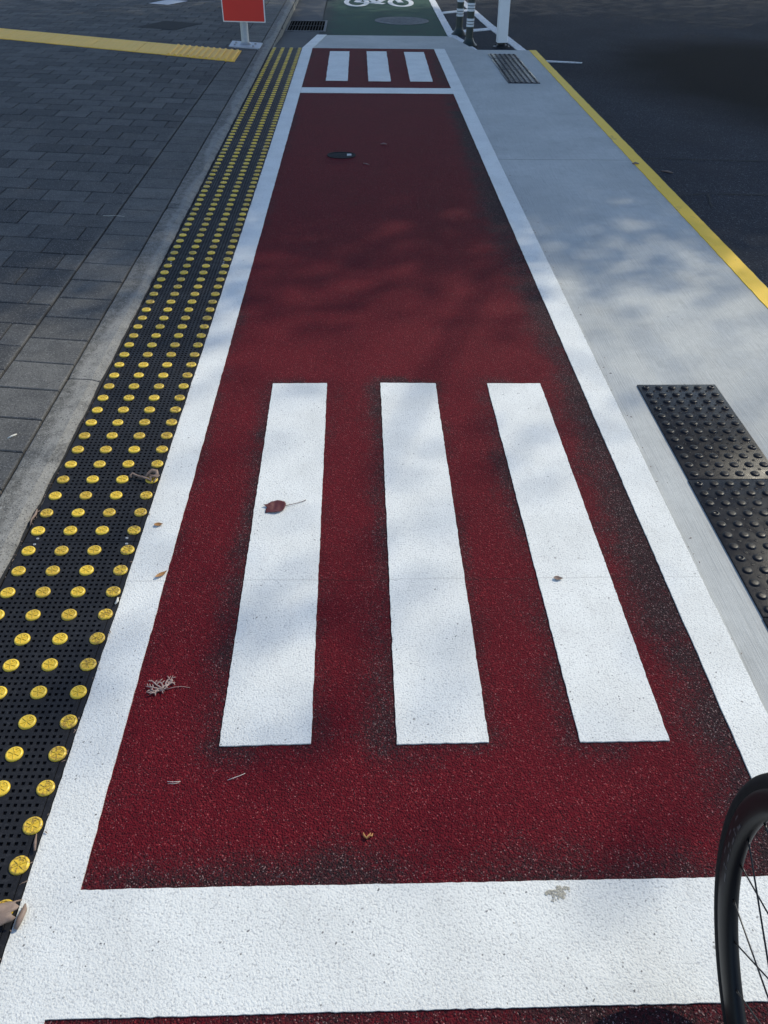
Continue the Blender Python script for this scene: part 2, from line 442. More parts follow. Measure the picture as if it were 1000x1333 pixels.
# painted markings (about 3 mm thick, ragged edges)
ZP = .0035
def paint(name, poly, label, cat='road marking', group=None, m=WHITE, z0=-.004, z1=ZP, j=.0011, step=.012):
    mb = MB(); mb.prism(rough(poly, step, j, len(name)+poly[0][0]*7), z0, z1)
    o = mb.build(name, m); tag(o, label, cat, group); return o
gl = 'white stripes of the zebra crossings'
for b, lab in zip(nearbars, ('wide white zebra stripe of the near crossing with a maroon leaf lying on it',
                             'middle white zebra stripe of the near crossing between two other stripes',
                             'white zebra stripe of the near crossing closest to the black rubber tiles')):
    paint('zebra_stripe', b, lab, 'crossing stripe', gl)
for b, lab in zip(farbars, ('small far zebra stripe closest to the yellow studded mats',
                            'small far zebra stripe in the middle of its three',
                            'small far zebra stripe closest to the concrete island')):
    paint('zebra_stripe', b, lab, 'crossing stripe', gl, j=.0025, step=.04)
xo = lambda y: .934 - .0008*y
paint('edge_line', [(-.647,-1.4),(-.541,-1.4),(-.544,3),(-.536,9.925),(-.647,9.925)], 'long white edge line beside the black studded rubber mats', 'edge line', step=.02)
paint('edge_line', [(xred(-1.4),-1.4),(xo(-1.4),-1.4),(xo(9.925),9.925),(xred(9.925),9.925)], 'long white edge line between red surfacing and grey concrete island', 'edge line', step=.02)
paint('cross_band', [(-.57,.485),(xred(.488)+.03,.489),(xred(.7)+.03,.703),(-.57,.701)], 'broad white band across the red path in front of the bicycle wheel', 'cross line', z1=ZP-.00015)
paint('cross_band', [(-.537,7.648),(xred(7.65)-.0005,7.652),(xred(7.87)-.0005,7.872),(-.5362,7.862)], 'thin distant white line across the red path before the far zebra stripes', 'cross line', step=.04)
mb = MB()
pz = lambda x, y: ramp_z(x, y) + .006
mb.prism([(-.647,9.926),(-.536,9.926),(-.43,11.36),(-.55,11.36)], lambda x, y: pz(x, y)-.02, pz)
tag(mb.build('ramp_edge_line', WHITE), 'short white line slanting down the concrete ramp beside the green lane', 'edge line')
xy0 = lambda y: 1.815 + .0055*y
mb = MB(); poly = rough([(xy0(-3),-3),(xr(-3)-.004,-3),(xr(9.92)-.004,9.921),(xy0(9.92),9.921)], .03, .0022, 3)
mb.prism(poly, -.006, .0005)
tag(mb.build('yellow_line', YEL), 'continuous yellow line painted along the edge of the concrete island', 'kerb line')

# ------------------------------------------------------------------ footpath with pavers and kerb
SK = -.14
def skew(s, t): return (s, t + SK*(s + 1.113))
mbp = MB(); tone = []
def paver(s0, s1, t0, t1):
    dz = R.uniform(-.0012, .0012); tn = R.random(); g = .0022; b = .004
    tl = (R.uniform(-1,1)*.0007, R.uniform(-1,1)*.0007)
    o = [skew(s0+g,t0+g), skew(s1-g,t0+g), skew(s1-g,t1-g), skew(s0+g,t1-g)]
    i = [skew(s0+g+b,t0+g+b), skew(s1-g-b,t0+g+b), skew(s1-g-b,t1-g-b), skew(s0+g+b,t1-g-b)]
    zt = [.02+dz+tl[0], .02+dz+tl[1], .02+dz-tl[0], .02+dz-tl[1]]
    vs = [(x,y,z) for (x,y),z in zip(i,zt)] + [(x,y,z-.003) for (x,y),z in zip(o,zt)] + [(x,y,.004) for x,y in o]
    fs = [(0,1,2,3)] + [(k,k+4,(k+1)%4+4,(k+1)%4) for k in range(4)] + [(k+4,k+8,(k+1)%4+8,(k+1)%4+4) for k in range(4)]
    mbp.add(vs, fs); tone.extend([tn]*9)
t = -1.02
while t < 18:
    paver(-1.360, -1.114, t, t+.1965); t += .1965
row = 0; t = -1.2
while t < 18:
    s = -1.366 - (.108 if row % 2 else .236)
    paver(s, -1.3665, t, t+.192)
    while s > -8:
        paver(s-.262, s, t, t+.192); s -= .262
    t += .192; row += 1
o = mbp.build('footpath', PAVER); struct(o)
at = o.data.attributes.new('tone', 'FLOAT', 'FACE'); at.data.foreach_set('value', tone)
mb = MB(); mb.box(-30, -1.1135, -30, 60, ZR-.05, .010); struct(mb.build('footpath_bed', JOINTM))
mb = MB(); t = -3.21
while t < 22:
    y0, y1 = t+.003, t+1.94-.003
    prof = [(-1.1085,-.12),(-1.1085,.016),(-1.103,.0205),(-1.02,.018),(-.995,.008),(-.982,-.010),(-.980,-.12)]
    n_ = len(prof); vs = []; K = 40
    for k in range(K+1):
        y = y0 + (y1-y0)*k/K
        for q, (x, z) in enumerate(prof):
            w = noise.noise(Vector((x*30, y*14, 1)))*.0035 + noise.noise(Vector((x*9, y*60, 2)))*.0018
            if q in (0, 6): w *= .4
            e = .004 if k in (0, K) and 0 < q < 6 else 0
            vs.append((x + (w if q > 2 else 0), y, z + w*.7 - e))
    fs = [(k*n_+q, k*n_+q+1, (k+1)*n_+q+1, (k+1)*n_+q) for k in range(K) for q in range(n_-1)]
    fs += [tuple(range(n_)), tuple(K*n_+q for q in range(n_))]
    mb.add(vs, fs); t += 1.94
struct(mb.build('kerb', KERB))
mb = MB(); mb.box(-1.1, -.984, -3, 22, ZR-.05, .002); struct(mb.build('kerb_bed', JOINTM))
mb = MB(); mb.box(-.979, -.651, -3, 9.93, ZR-.05, -.006); struct(mb.build('gutter_bed', JOINTM))
# drainage channel beyond the mats
mb = MB(); mb.prism([(-.979,9.932),(-.652,9.932),(-.60,10.5),(-.66,10.95),(-.979,11.2)], ZR-.05, lambda x, y: -.02 - (y-9.93)*.042)
struct(mb.build('gutter_ramp', CONC_OLD))
mb = MB(); mb.add([(-.981,9.95,ZR+.004),(-.53,9.95,ZR+.004),(-.53,22,ZR+.004),(-.981,22,ZR+.004)], [(0,1,2,3)]); struct(mb.build('drainage_channel', CONC_OLD))
# green cycle lane
mb = MB(); mb.add([(-.529,11.37,ZR+.004),(1.15,11.37,ZR+.004),(1.17,22,ZR+.004),(-.57,22,ZR+.004)], [(0,1,2,3)]); struct(mb.build('cycle_lane', GREEN))

# markings on the road level
ZM = ZR + .009
def rpaint(name, poly, label, cat='road marking', m=WHITE_OLD, group=None):
    mb = MB(); mb.prism(rough(poly, .05, .003, poly[0][0]*3), ZR-.002, ZM); return tag(mb.build(name, m), label, cat, group)
rpaint('lane_line', [(1.25,9.94),(1.40,9.94),(1.30,10.8),(1.192,11.5),(1.215,20),(1.115,20),(1.092,11.45),(1.17,10.7)], 'white line along the right side of the green cycle lane', 'lane line')
rpaint('diagonal_line', [(1.84,9.94),(1.95,9.94),(1.862,11.4),(1.79,12.4),(1.48,19.5),(1.38,19.5),(1.70,12.0),(1.77,11.2)], 'white boundary line of the hatched buffer running behind the white post', 'lane line')
gh = 'white cross bars of the hatched buffer'
rpaint('hatch_bar', [(1.20,11.62),(1.71,11.92),(1.70,12.08),(1.195,11.78)], 'white hatch bar running from the green bollards to the white post', 'hatch bar', group=gh)
rpaint('hatch_bar', [(1.20,13.42),(1.625,13.72),(1.62,13.90),(1.20,13.58)], 'upper white hatch bar passing behind the green bollards', 'hatch bar', group=gh)
rpaint('worn_line', [(2.03,9.69),(2.40,9.635),(2.42,9.66),(2.04,9.76)], 'thin worn white stroke on the asphalt beside the yellow line', 'road marking')
# bicycle symbol
def ring(mb, cx, cy, rx, ry, w, n=48):
    vs = []
    for k in range(n):
        a = 2*math.pi*k/n
        for s in (1, 0):
            vs.append((cx + (rx - (0 if s else w))*math.cos(a), cy + (ry - (0 if s else w*1.5))*math.sin(a)))
    V = [(x,y,ZM) for x,y in vs] + [(x,y,ZR) for x,y in vs]; m_ = len(vs); F = []
    for k in range(n):
        a, b_ = 2*k, 2*((k+1) % n)
        F += [(a, b_, b_+1, a+1), (a, a+m_, b_+m_, b_), (a+1, b_+1, b_+1+m_, a+1+m_)]
    mb.add(V, F)
def bar(mb, p, q, w):
    a = Vector(p); b_ = Vector(q); d = (b_-a).normalized(); nn = Vector((-d.y, d.x))*w/2
    mb.prism([tuple(a+nn), tuple(a-nn), tuple(b_-nn), tuple(b_+nn)], ZR, ZM + R.uniform(.0005,.003))
mb = MB()
CL, CR, CY = -.065, .63, 14.62
ring(mb, CL, CY, .20, .52, .075); ring(mb, CR, CY+.02, .205, .52, .075)
bb_ = (.24, 14.50)
bar(mb, (CL, CY), (.08, 15.5), .09); bar(mb, (.08,15.5), bb_, .09); bar(mb, (CL,CY), bb_, .07); bar(mb, bb_, (.50,15.5), .09); bar(mb, (.08,15.5), (.50,15.5), .10); bar(mb, (CR,CY), (.50,15.8), .09); bar(mb, bb_, (.36,14.44), .11)
bar(mb, (.50,15.8), (.62,16.0), .1); bar(mb, (.0,15.75), (.17,15.75), .1); bar(mb, (.08,15.5), (.085,15.75), .07)
tag(mb.build('bicycle_symbol', WHITE_OLD), 'white bicycle symbol painted on the green cycle lane', 'road symbol')

# cracks in the asphalt
def crack(pts, w, z, m=JOINTM):
    mb = MB(); vs = []
    P = []
    for a, b_ in zip(pts[:-1], pts[1:]):
        for k in range(8):
            t_ = k/8; P.append((a[0]+(b_[0]-a[0])*t_, a[1]+(b_[1]-a[1])*t_))
    P.append(pts[-1])
    for i, (x, y) in enumerate(P):
        x += noise.noise(Vector((x*13, y*13, 4)))*.012; y += noise.noise(Vector((x*13, y*13, 9)))*.012
        d = Vector(P[min(i+1,len(P)-1)]) - Vector(P[max(i-1,0)]); d.normalize(); ww = w*(.35+.9*abs(noise.noise(Vector((x*20,y*20,2)))))*(1 if 0<i<len(P)-1 else .1)
        vs += [(x-d.y*ww, y+d.x*ww, z), (x+d.y*ww, y-d.x*ww, z)]
    mb.add(vs, [(2*i,2*i+1,2*i+3,2*i+2) for i in range(len(P)-1)])
    struct(mb.build('road_crack', m))
crack([(1.96,5.955),(2.2,5.96),(2.75,5.91),(3.3,5.9)], .011, ZR+.004)
crack([(2.0,5.10),(2.22,5.16),(2.30,5.15),(2.6,5.13),(2.9,5.13)], .010, ZR+.004)
crack([(2.235,5.15),(2.21,5.05),(2.17,4.88)], .011, ZR+.0045)
crack([(2.4,6.45),(2.7,6.42)], .008, ZR+.004)

# ------------------------------------------------------------------ studded rubber mats (left)
MW0, MW1 = -.974, -.649; ZT = .008
def mat_cells(nrows):
    """top sheet with square pockets; stud seats stay solid"""
    mb = MB(); px = (MW1-MW0-.040)/19; py = .0825/5; L = 2.064 if nrows == 25 else nrows*.0825-.004
    ny = int(L/py); x0 = .020; hole = .0039; dep = .0055
    seats = [(.026+.0925*c, .046+.0825*r) for c in range(4) for r in range(nrows)]
    w = MW1-MW0
    mb.box(0, x0, 0, L, -.006, ZT-.0004); mb.box(w-.020, w-.0125, 0, L, -.006, ZT-.0004); mb.box(w-.0105, w, 0, L, -.006, ZT-.0018)
    mb.box(w-.0126, w-.0104, .0005, L-.0005, -.006, ZT-.004)
    for j in range(ny):
        for i in range(19):
            cx = x0+px*(i+.5); cy = py*(j+.5); a, b_, c, d = cx-px/2, cx+px/2, cy-py/2, cy+py/2
            if j == ny-1: d = L
            solid = any(abs(sx-cx) < .0245 and (sx-cx)**2+(sy-cy)**2 < .0245**2 for sx, sy in seats) or j in (0, ny-1) and i in (0,1,17,18)
            if solid:
                mb.add([(a,c,ZT),(b_,c,ZT),(b_,d,ZT),(a,d,ZT)], [(0,1,2,3)]); continue
            jx = R.uniform(-.0004,.0004); jy = R.uniform(-.0004,.0004)
            e, f, g, h = cx-hole+jx, cx+hole+jx, cy-hole+jy, cy+hole+jy
            mb.add([(a,c,ZT),(b_,c,ZT),(b_,d,ZT),(a,d,ZT),(e,g,ZT),(f,g,ZT),(f,h,ZT),(e,h,ZT),(e,g,ZT-dep),(f,g,ZT-dep),(f,h,ZT-dep),(e,h,ZT-dep)],
                   [(0,1,5,4),(1,2,6,5),(2,3,7,6),(3,0,4,7),(4,5,9,8),(5,6,10,9),(6,7,11,10),(7,4,8,11),(8,9,10,11)])
    # end walls
    mb.add([(x0,0,ZT),(w-.02,0,ZT),(w-.02,0,-.006),(x0,0,-.006)], [(0,1,2,3)]); mb.add([(x0,L,ZT),(w-.02,L,ZT),(w-.02,L,-.006),(x0,L,-.006)], [(3,2,1,0)])
    return mb, seats, L
def stud_mesh(rot, name='stud'):
    mb = MB(); n = 28; r = .0190
    prof = [(r, 0), (r, .0020), (r-.0012, .0040), (r-.0030, .0050), (r-.0046, .0050), (r-.0056, .0038), (.0012, .0038)]
    mb.lathe(prof, n)
    # embossed mark: spokes of a wheel, a wedge and a small loop
    def ridge(a0, r0, r1, w=.0008):
        a = rot + a0; d = Vector((math.cos(a), math.sin(a))); nn = Vector((-d.y, d.x))*w
        p, q = d*r0, d*r1
        mb.prism([tuple(p+nn), tuple(p-nn), tuple(q-nn), tuple(q+nn)], .0034, .0051)
    for a in (0, 62, 118, 180, 242, 298): ridge(rad(a), .0005 if a in (0,118,242) else .002, .0138)
    c0 = Vector((math.cos(rot+rad(31)), math.sin(rot+rad(31))))*.0082
    k = 12; vs = []
    for i in range(k):
        a = 2*math.pi*i/k
        for rr, z in ((.0042,.0034),(.0042,.0050),(.0028,.0050),(.0028,.0034)): vs.append((c0.x+rr*math.cos(a), c0.y+rr*math.sin(a), z))
    mb.add(vs, [(i*4+q, ((i+1)%k)*4+q, ((i+1)%k)*4+q+1, i*4+q+1) for i in range(k) for q in range(3)])
    return mb
stud_me = [stud_mesh(rad(a)).mesh('stud', STUD) for a in (38, 46, 30)]
stud_mw = [stud_mesh(rad(a)).mesh('stud', STUDW) for a in (52, 24, 41)]
for me in stud_me + stud_mw:
    me.polygons.foreach_set('use_smooth', [True]*len(me.polygons)); me.set_sharp_from_angle(angle=rad(38))
mb25, seats25, L25 = mat_cells(25); me25 = mb25.mesh('stud_mat', RUB)
mb24, seats24, L24 = mat_cells(24); me24 = mb24.mesh('stud_mat', RUB)
scr = MB(); scr.lathe([(.0042,0),(.0042,.0012),(.0034,.0018),(.0018,.0018),(.0015,.0009)], 12); scr_me = scr.mesh('screw', STEEL, True)
ml = ['black rubber mat with yellow studs, the nearest one, cut by the photo edge',
      'black rubber mat with yellow studs and a curled brown leaf on it',
      'black rubber mat with yellow studs beside the shaded middle of the red path',
      'black studded rubber mat just before the thin distant white cross line',
      'farthest black studded rubber mat, ending by the drain channel']
for k in range(5):
    y0 = -.3715 + 2.066*k
    last = k == 4
    e = empty('studded_mat', (MW0, y0, 0)); tag(e, ml[k], 'tactile mat', 'black rubber mats with yellow studs')
    b_ = link('mat_base', me24 if last else me25, e)
    for (sx, sy) in (seats24 if last else seats25):
        right = sx > .28
        if y0 + sy < .2: continue
        s = link('stud', R.choice(stud_mw if right and R.random() < .85 or R.random() < .07 else stud_me), e)
        s.location = (sx + R.uniform(-.0006,.0006), sy + R.uniform(-.0008,.0008), ZT-.0002); s.rotation_euler = (R.uniform(-.02,.02), R.uniform(-.02,.02), R.uniform(-.08,.08))
        f = R.uniform(.98,1.03); s.scale = (f, f, R.uniform(.95,1.1))
    LL = L24 if last else L25
    for sx in (.034, .292):
        for sy in (.013, LL-.010):
            s = link('screw', scr_me, e); s.location = (sx+R.uniform(-.003,.003), sy, ZT)

# ------------------------------------------------------------------ black dimpled tiles on the concrete island
def dome_tile(ny, worn):
    mb = MB(); w = .302; L = ny*.05; z = .0035
    g = .0006
    mb.add([(g,g,-.006),(w-g,g,-.006),(w-g,L-g,-.006),(g,L-g,-.006),(g,g,z-.001),(w-g,g,z-.001),(w-g,L-g,z-.001),(g,L-g,z-.001),
            (g+.003,g+.003,z),(w-g-.003,g+.003,z),(w-g-.003,L-g-.003,z),(g+.003,L-g-.003,z)],
           [(0,1,5,4),(1,2,6,5),(2,3,7,6),(3,0,4,7),(4,5,9,8),(5,6,10,9),(6,7,11,10),(7,4,8,11),(8,9,10,11)])
    for i in range(6):
        for j in range(ny):
            c = (.026+.05*i, .025+.05*j, z-.0003)
            if (i, j) in worn: prof = [(.0155,0),(.0142,.0016),(.0120,.0038),(.0098,.0048),(.0078,.0050),(.0062,.0034),(.0033,.0028)]
            else: prof = [(.0155,0),(.0146,.0014),(.0130,.0034),(.0115,.0044),(.0090,.0049),(.0045,.0051)]
            mb.lathe(prof, 20, c)
            # small cross-shaped relief between the domes
            if i < 5 and j < ny-1:
                x, y = .051+.05*i, .05+.05*j
                mb.lathe([(.0062,0),(.0052,.0010),(.0040,.0010),(.0034,.0002)], 8, (x, y, z-.0001), capt=True)
    o = mb.mesh('tile', RUBG, True); o.set_sharp_from_angle(angle=rad(50)); return o
gt = 'black rubber tiles on the concrete island'
tA = dome_tile(12, {(0,11),(5,11),(0,8),(5,3),(0,3),(5,8)}); tB = dome_tile(12, {(0,11),(0,8),(5,7),(0,4),(5,11)}); tC = dome_tile(6, {(0,5)})
for me, x, y, lab in ((tA, 1.047, 1.984, 'black dimpled rubber tile beside the middle of the near zebra crossing, its far end whole'),
                      (tB, 1.046, 1.382, 'black dimpled rubber tile cut by the right photo edge, touching a whole tile'),
                      (tC, 1.045, 1.080, 'sliver of black rubber tile showing at the right photo edge'),
                      (tA, 1.373, 8.14, 'nearest of the distant black rubber tiles on the concrete island'),
                      (tB, 1.374, 8.742, 'middle one of the distant black rubber tiles on the island'),
                      (tC, 1.375, 9.344, 'farthest short black rubber tile at the end of the island')):
    o = link('dimpled_tile', me); o.location = (x, y, 0); o.rotation_euler.z = rad(.15)
    tag(o, lab, 'tactile tile', gt)

# ------------------------------------------------------------------ yellow ribbed tactile strip on the footpath
e = empty('tactile_strip', (-1.27, 9.25, .0205))
TD = Vector((-3.002, 1.348)).normalized()
tag(e, 'yellow tactile paving strip across the dark footpath ending by the red sign', 'tactile paving')
for k in range(8):
    mb = MB(); x0 = .003 + .6*k; x1 = .6*(k+1) - .003
    mb.box(x0, x1, -.305, .305, -.01, .006)
    for q in range(8):
        xx = x0 + .04 + q*.0735; hh = .017 if k < 1 or (k == 1 and q < 3) else (.0078 if q % 3 else .0088)
        mb.add([(xx-.018,-.29,.0055),(xx+.018,-.29,.0055),(xx+.018,.29,.0055),(xx-.018,.29,.0055),(xx-.011,-.28,hh),(xx+.011,-.28,hh),(xx+.011,.28,hh),(xx-.011,.28,hh)], [(4,5,6,7),(0,1,5,4),(1,2,6,5),(2,3,7,6),(3,0,4,7)])
    mb.v = [(x*TD.x, x*TD.y + y, z) for x, y, z in mb.v]
    mb.build('tile', YTILE, e)

# ------------------------------------------------------------------ street furniture
# red sign on a post
e = empty('street_sign', (-1.27, 9.92, .0)); tag(e, 'red sign board with white border on a grey post beside the footpath', 'sign')
mb = MB()
b0 = [(-1.442,10.157),(-1.093,10.024),(-1.094,9.682),(-1.439,9.807)]
mb.prism([(x+1.27, y-9.92) for x, y in reversed(b0)], .012, .030)
bp = mb.build('base_plate', PLATE, e)
for x, y in ((-.11,.07),(.11,.0),(.10,-.16),(-.11,-.06)):
    mb = MB(); mb.lathe([(.013,0),(.013,.010),(.006,.016)], 6, (x, y, .030)); mb.build('bolt', STEEL, bp)
mb = MB(); mb.lathe([(.075,.028),(.062,.034),(.046,.05),(.042,.06),(.042,.90)], 20); o = mb.build('post', STEEL, e); autosmooth(o)
cx, cz = .018, .24
yaw = rad(-6)
M_ = Matrix.Rotation(yaw, 4, 'Z') @ Matrix.Translation((.022, -.055, .245))
def rrect(w, h, r, n=6):
    out = []
    for qx, qy, a0 in ((w/2-r, r, -90), (w/2-r, h-r, 0), (-w/2+r, h-r, 90), (-w/2+r, r, 180)):
        for k in range(n+1):
            a = rad(a0 + 90*k/n); out.append((qx + r*math.cos(a), qy + r*math.sin(a)))
    return out
def plate(poly, y0, y1, M):
    mb = MB(); n_ = len(poly)
    vs = [M @ Vector((x, y0, z)) for x, z in poly] + [M @ Vector((x, y1, z)) for x, z in poly]
    mb.add(vs, [tuple(range(n_)), tuple(2*n_-1-k for k in range(n_))] + [(k, (k+1) % n_, (k+1) % n_+n_, k+n_) for k in range(n_)])
    return mb
plate(rrect(.462, .62, .008), -.004, .004, M_).build('sign_border', SIGNW, e)
plate([(x, z+.010) for x, z in rrect(.440, .600, .006)], -.008, -.0045, M_).build('sign_face', SIGNR, e)
mb = MB(); mb.add([], []); 
for z in (.40, .74): mb.box(-.06, .06, -.050, -.036, z-.02, z+.02, bottom=True)
mb.build('bracket', STEEL, e)

# flexible green bollards
def bollard(x, y, lean, bands, label):
    e = empty('flexible_bollard', (x, y, ZR)); e.rotation_euler = (0, lean, 0); tag(e, label, 'bollard', 'dark green bollards with white bands')
    mb = MB(); mb.lathe([(.098,0),(.098,.012),(.085,.022),(.066,.040),(.054,.062),(.047,.085)], 28, capt=True); autosmooth(mb.build('base', BOLG, e))
    mb = MB(); mb.lathe([(.045,.080),(.043,.10),(.042,.72),(.036,.75),(.018,.762)], 28); autosmooth(mb.build('tube', BOLG, e))
    for z0, z1 in bands:
        mb = MB(); mb.lathe([(.0425,z0),(.0442,z0+.001),(.0442,z1-.001),(.0425,z1)], 28, capt=False); autosmooth(mb.build('reflective_band', BAND, e))
def trip(z): return [(z, z+.024), (z+.031, z+.052), (z+.059, z+.083)]
bollard(1.285, 10.70, 0, trip(.198) + trip(.352) + trip(.506), 'dark green flexible bollard with white bands, the nearer of two')
bollard(1.245, 11.50, 0, trip(.205) + trip(.357) + trip(.51), 'dark green flexible bollard with white bands standing behind another one')

# white square post on a black foot
e = empty('white_post', (1.665, 10.62, ZR)); tag(e, 'white square post on a black foot at the end of the concrete island', 'post')
e.rotation_euler = (0, rad(-1.5), rad(3))
mb = MB(); mb.lathe([(.10,0),(.10,.012),(.07,.018),(.048,.03),(.048,.075)], 24); 
for a in range(4):
    c, s_ = math.cos(a*math.pi/2+.8), math.sin(a*math.pi/2+.8); mb.lathe([(.012,.012),(.012,.026),(.006,.03)], 6, (c*.08, s_*.08, 0))
autosmooth(mb.build('foot', BLACK, e))
mb = MB(); pl = [(x, y) for x, y in rrect(.118, .118, .014)]; pl = [(x, y-.059) for x, y in pl]; mb.prism(pl, .055, 1.02); autosmooth(mb.build('shaft', POSTW, e), 30)
mb = MB(); mb.prism([(x*1.04, y*1.04) for x, y in pl], 1.02, 1.035); mb.build('cap', POSTW, e)

# drain grate
e = empty('drain_grate', (-.69, 12.1, ZR)); tag(e, 'dark metal drain grate in the channel beside the kerb', 'drain')
mb = MB(); mb.box(-.285, .235, -.46, .46, .0045, .0052); mb.build('pit', PITM, e)
fr = MB(); fr.box(-.285,.235,-.47,-.435,.004,.012); fr.box(-.285,.235,.435,.47,.004,.012); fr.box(-.285,-.262,-.435,.435,.004,.012); fr.box(.205,.235,-.435,.435,.004,.0125)
fr.build('grate_frame', IRONL, e)
mb = MB()
for k in range(12): x = -.245 + k*.0375; mb.box(x, x+.011, -.435, .435, .0055, .0105)
mb.box(-.26, .204, -.02, .02, .0055, .010); mb.build('grate_bars', IRON, e)

# manhole cover in the green lane
e = empty('manhole_cover', (.565, 12.66, ZR+.004)); tag(e, 'round grey worn manhole cover in the green cycle lane', 'manhole')
mb = MB(); mb.lathe([(.375,-.002),(.375,.004),(.335,.004),(.335,.001)], 48, capt=False); mb.build('cover_ring', IRONL, e)
mb = MB(); mb.lathe([(.333,-.001),(.333,.003)], 48)
for i in range(-6, 7):
    for j in range(-6, 7):
        x, y = i*.048 + (.024 if j % 2 else 0), j*.048
        if math.hypot(x, y) < .29 and R.random() < .93: mb.lathe([(.017,.0025),(.012,.006)], 6, (x, y, 0))
mb.build('lid', IRONL, e)

# small valve cover set in the red path
e = empty('valve_cover', (-.139, 5.692, .0)); tag(e, 'small oblong black iron cover set in the red path', 'utility cover')
def stad(w, h, n=8):
    r = h/2; o = []
    for k in range(n+1): a = rad(-90+180*k/n); o.append((w/2-r+r*math.cos(a), r*math.sin(a)))
    for k in range(n+1): a = rad(90+180*k/n); o.append((-w/2+r+r*math.cos(a), r*math.sin(a)))
    return o
mb = MB(); P0 = stad(.196, .150); P1 = stad(.172, .126); n_ = len(P0)
mb.add([(x,y,.0) for x,y in P0]+[(x,y,.005) for x,y in P0]+[(x,y,.005) for x,y in P1]+[(x,y,.001) for x,y in P1],
       [(k,(k+1)%n_,(k+1)%n_+n_,k+n_) for k in range(n_)]+[(k+n_,(k+1)%n_+n_,(k+1)%n_+2*n_,k+2*n_) for k in range(n_)]+[(k+2*n_,(k+1)%n_+2*n_,(k+1)%n_+3*n_,k+3*n_) for k in range(n_)])
mb.build('cover_rim', IRON, e)
mb = MB(); mb.prism(stad(.168, .122), .0005, .0028)
for k in range(4): mb.box(-.065+k*.024, -.053+k*.024, -.04, .04, .0025, .0045)
mb.build('lid', IRON, e)
mb = MB(); mb.box(.038, .068, -.022, .022, .002, .0065); mb.build('lifting_key', STEEL, e)

# access covers on the far footpath
for cx, cy, w, h, m, lab in ((-2.79, 13.5, .34, .5, PLATE, 'pale access cover on the far footpath at the top edge'), (-2.36, 11.3, .5, .55, IRON, 'dark square access cover in the footpath beyond the yellow strip')):
    e = empty('access_cover', (cx, cy, .019), rad(-24)); tag(e, lab, 'access cover')
    mb = MB(); mb.box(-w/2, w/2, -h/2, h/2, -.006, .0035); mb.build('lid', m, e)
    fr = MB(); t_ = .018
    fr.box(-w/2-t_, w/2+t_, -h/2-t_, -h/2-.002, -.006, .003); fr.box(-w/2-t_, w/2+t_, h/2+.002, h/2+t_, -.006, .003); fr.box(-w/2-t_, -w/2-.002, -h/2-.0015, h/2+.0015, -.006, .003); fr.box(w/2+.002, w/2+t_, -h/2-.0015, h/2+.0015, -.006, .003)
    fr.build('cover_frame', IRON, e)

# ------------------------------------------------------------------ leaves and litter
def leaf_shape(outline, L, curl=.2, seed=0, fold=.15, nx=7):
    """curved thin leaf from half-width function along its length"""
    mb = MB(); n = 16; vs = []; rr = random.Random(seed)
    tops = []
    for i in range(n+1):
        t = i/n; w = outline(t)*L
        for j in range(-nx, nx+1):
            s = j/nx; ww = w*(1 + .08*math.sin(t*40+seed)*abs(s))
            x = (t-.5)*L; y = s*ww
            z = abs(s)**1.5*ww*fold + curl*L*(t-.5)**2 + .012*L*math.sin(9*t+seed)*s
            tops.append((x, y, z))
    m_ = 2*nx+1
    fs = [(i*m_+j, (i+1)*m_+j, (i+1)*m_+j+1, i*m_+j+1) for i in range(n) for j in range(m_-1)]
    th = .0004; k = len(tops)
    allv = tops + [(x,y,z-th) for x,y,z in tops]
    f2 = fs + [tuple(q+k for q in reversed(f)) for f in fs]
    edge = [j for j in range(m_)] + [i*m_+m_-1 for i in range(1, n+1)] + [n*m_+j for j in range(m_-2, -1, -1)] + [i*m_ for i in range(n-1, 0, -1)]
    f2 += [(edge[q], edge[(q+1) % len(edge)], edge[(q+1) % len(edge)]+k, edge[q]+k) for q in range(len(edge))]
    mb.add(allv, f2); return mb
MAROON = leaf_mat('maroon_leaf', (.055,.005,.007), (.10,.010,.012)); STALK = plain('leaf_stalk', (.10,.06,.055), .7)
ORANGE = leaf_mat('orange_leaf', (.30,.13,.035), (.42,.22,.07)); BROWN = leaf_mat('brown_leaf', (.05,.026,.02), (.36,.25,.19)); TAN = leaf_mat('tan_bark', (.13,.09,.07), (.32,.23,.18)); PALE = leaf_mat('pale_dry_leaf', (.12,.07,.06), (.50,.38,.34)); CREAM = leaf_mat('cream_scrap', (.45,.42,.36), (.72,.70,.64))
# maroon leaf with a long stalk
e = empty('fallen_leaf', (-.268, 1.848, ZP+.0006)); tag(e, 'maroon leaf with a long thin stalk lying on the white zebra stripe', 'leaf')
mb = MB(); half = []
# blade outline, rounded with a pointed tip and one side lobe
ol = [(.030,.004),(.031,.013),(.026,.022),(.014,.030),(.002,.033),(-.008,.031),(-.015,.025),(-.021,.018),(-.027,.012),(-.038,.008),(-.030,.002),(-.026,-.003),(-.029,-.010),(-.030,-.026),(-.020,-.025),(-.008,-.027),(.006,-.027),(.017,-.022),(.026,-.012)]
vs = []; fs = []; nr = 6
for r_ in range(nr+1):
    f_ = 1 - r_/(nr+.35)
    for x, y in ol: vs.append((x*f_, y*f_, .0012 + .0042*f_*f_*abs(math.sin(math.atan2(y, x)*1.5+.5)) + .001*math.sin(x*f_*300)))
n_ = len(ol)
for r_ in range(nr): fs += [(r_*n_+k, r_*n_+(k+1)%n_, (r_+1)*n_+(k+1)%n_, (r_+1)*n_+k) for k in range(n_)]
fs.append(tuple(nr*n_+k for k in range(n_))); mb.add(vs, fs); o = mb.build('blade', MAROON, e, True)
mod = o.modifiers.new('thick', 'SOLIDIFY'); mod.thickness = .0005
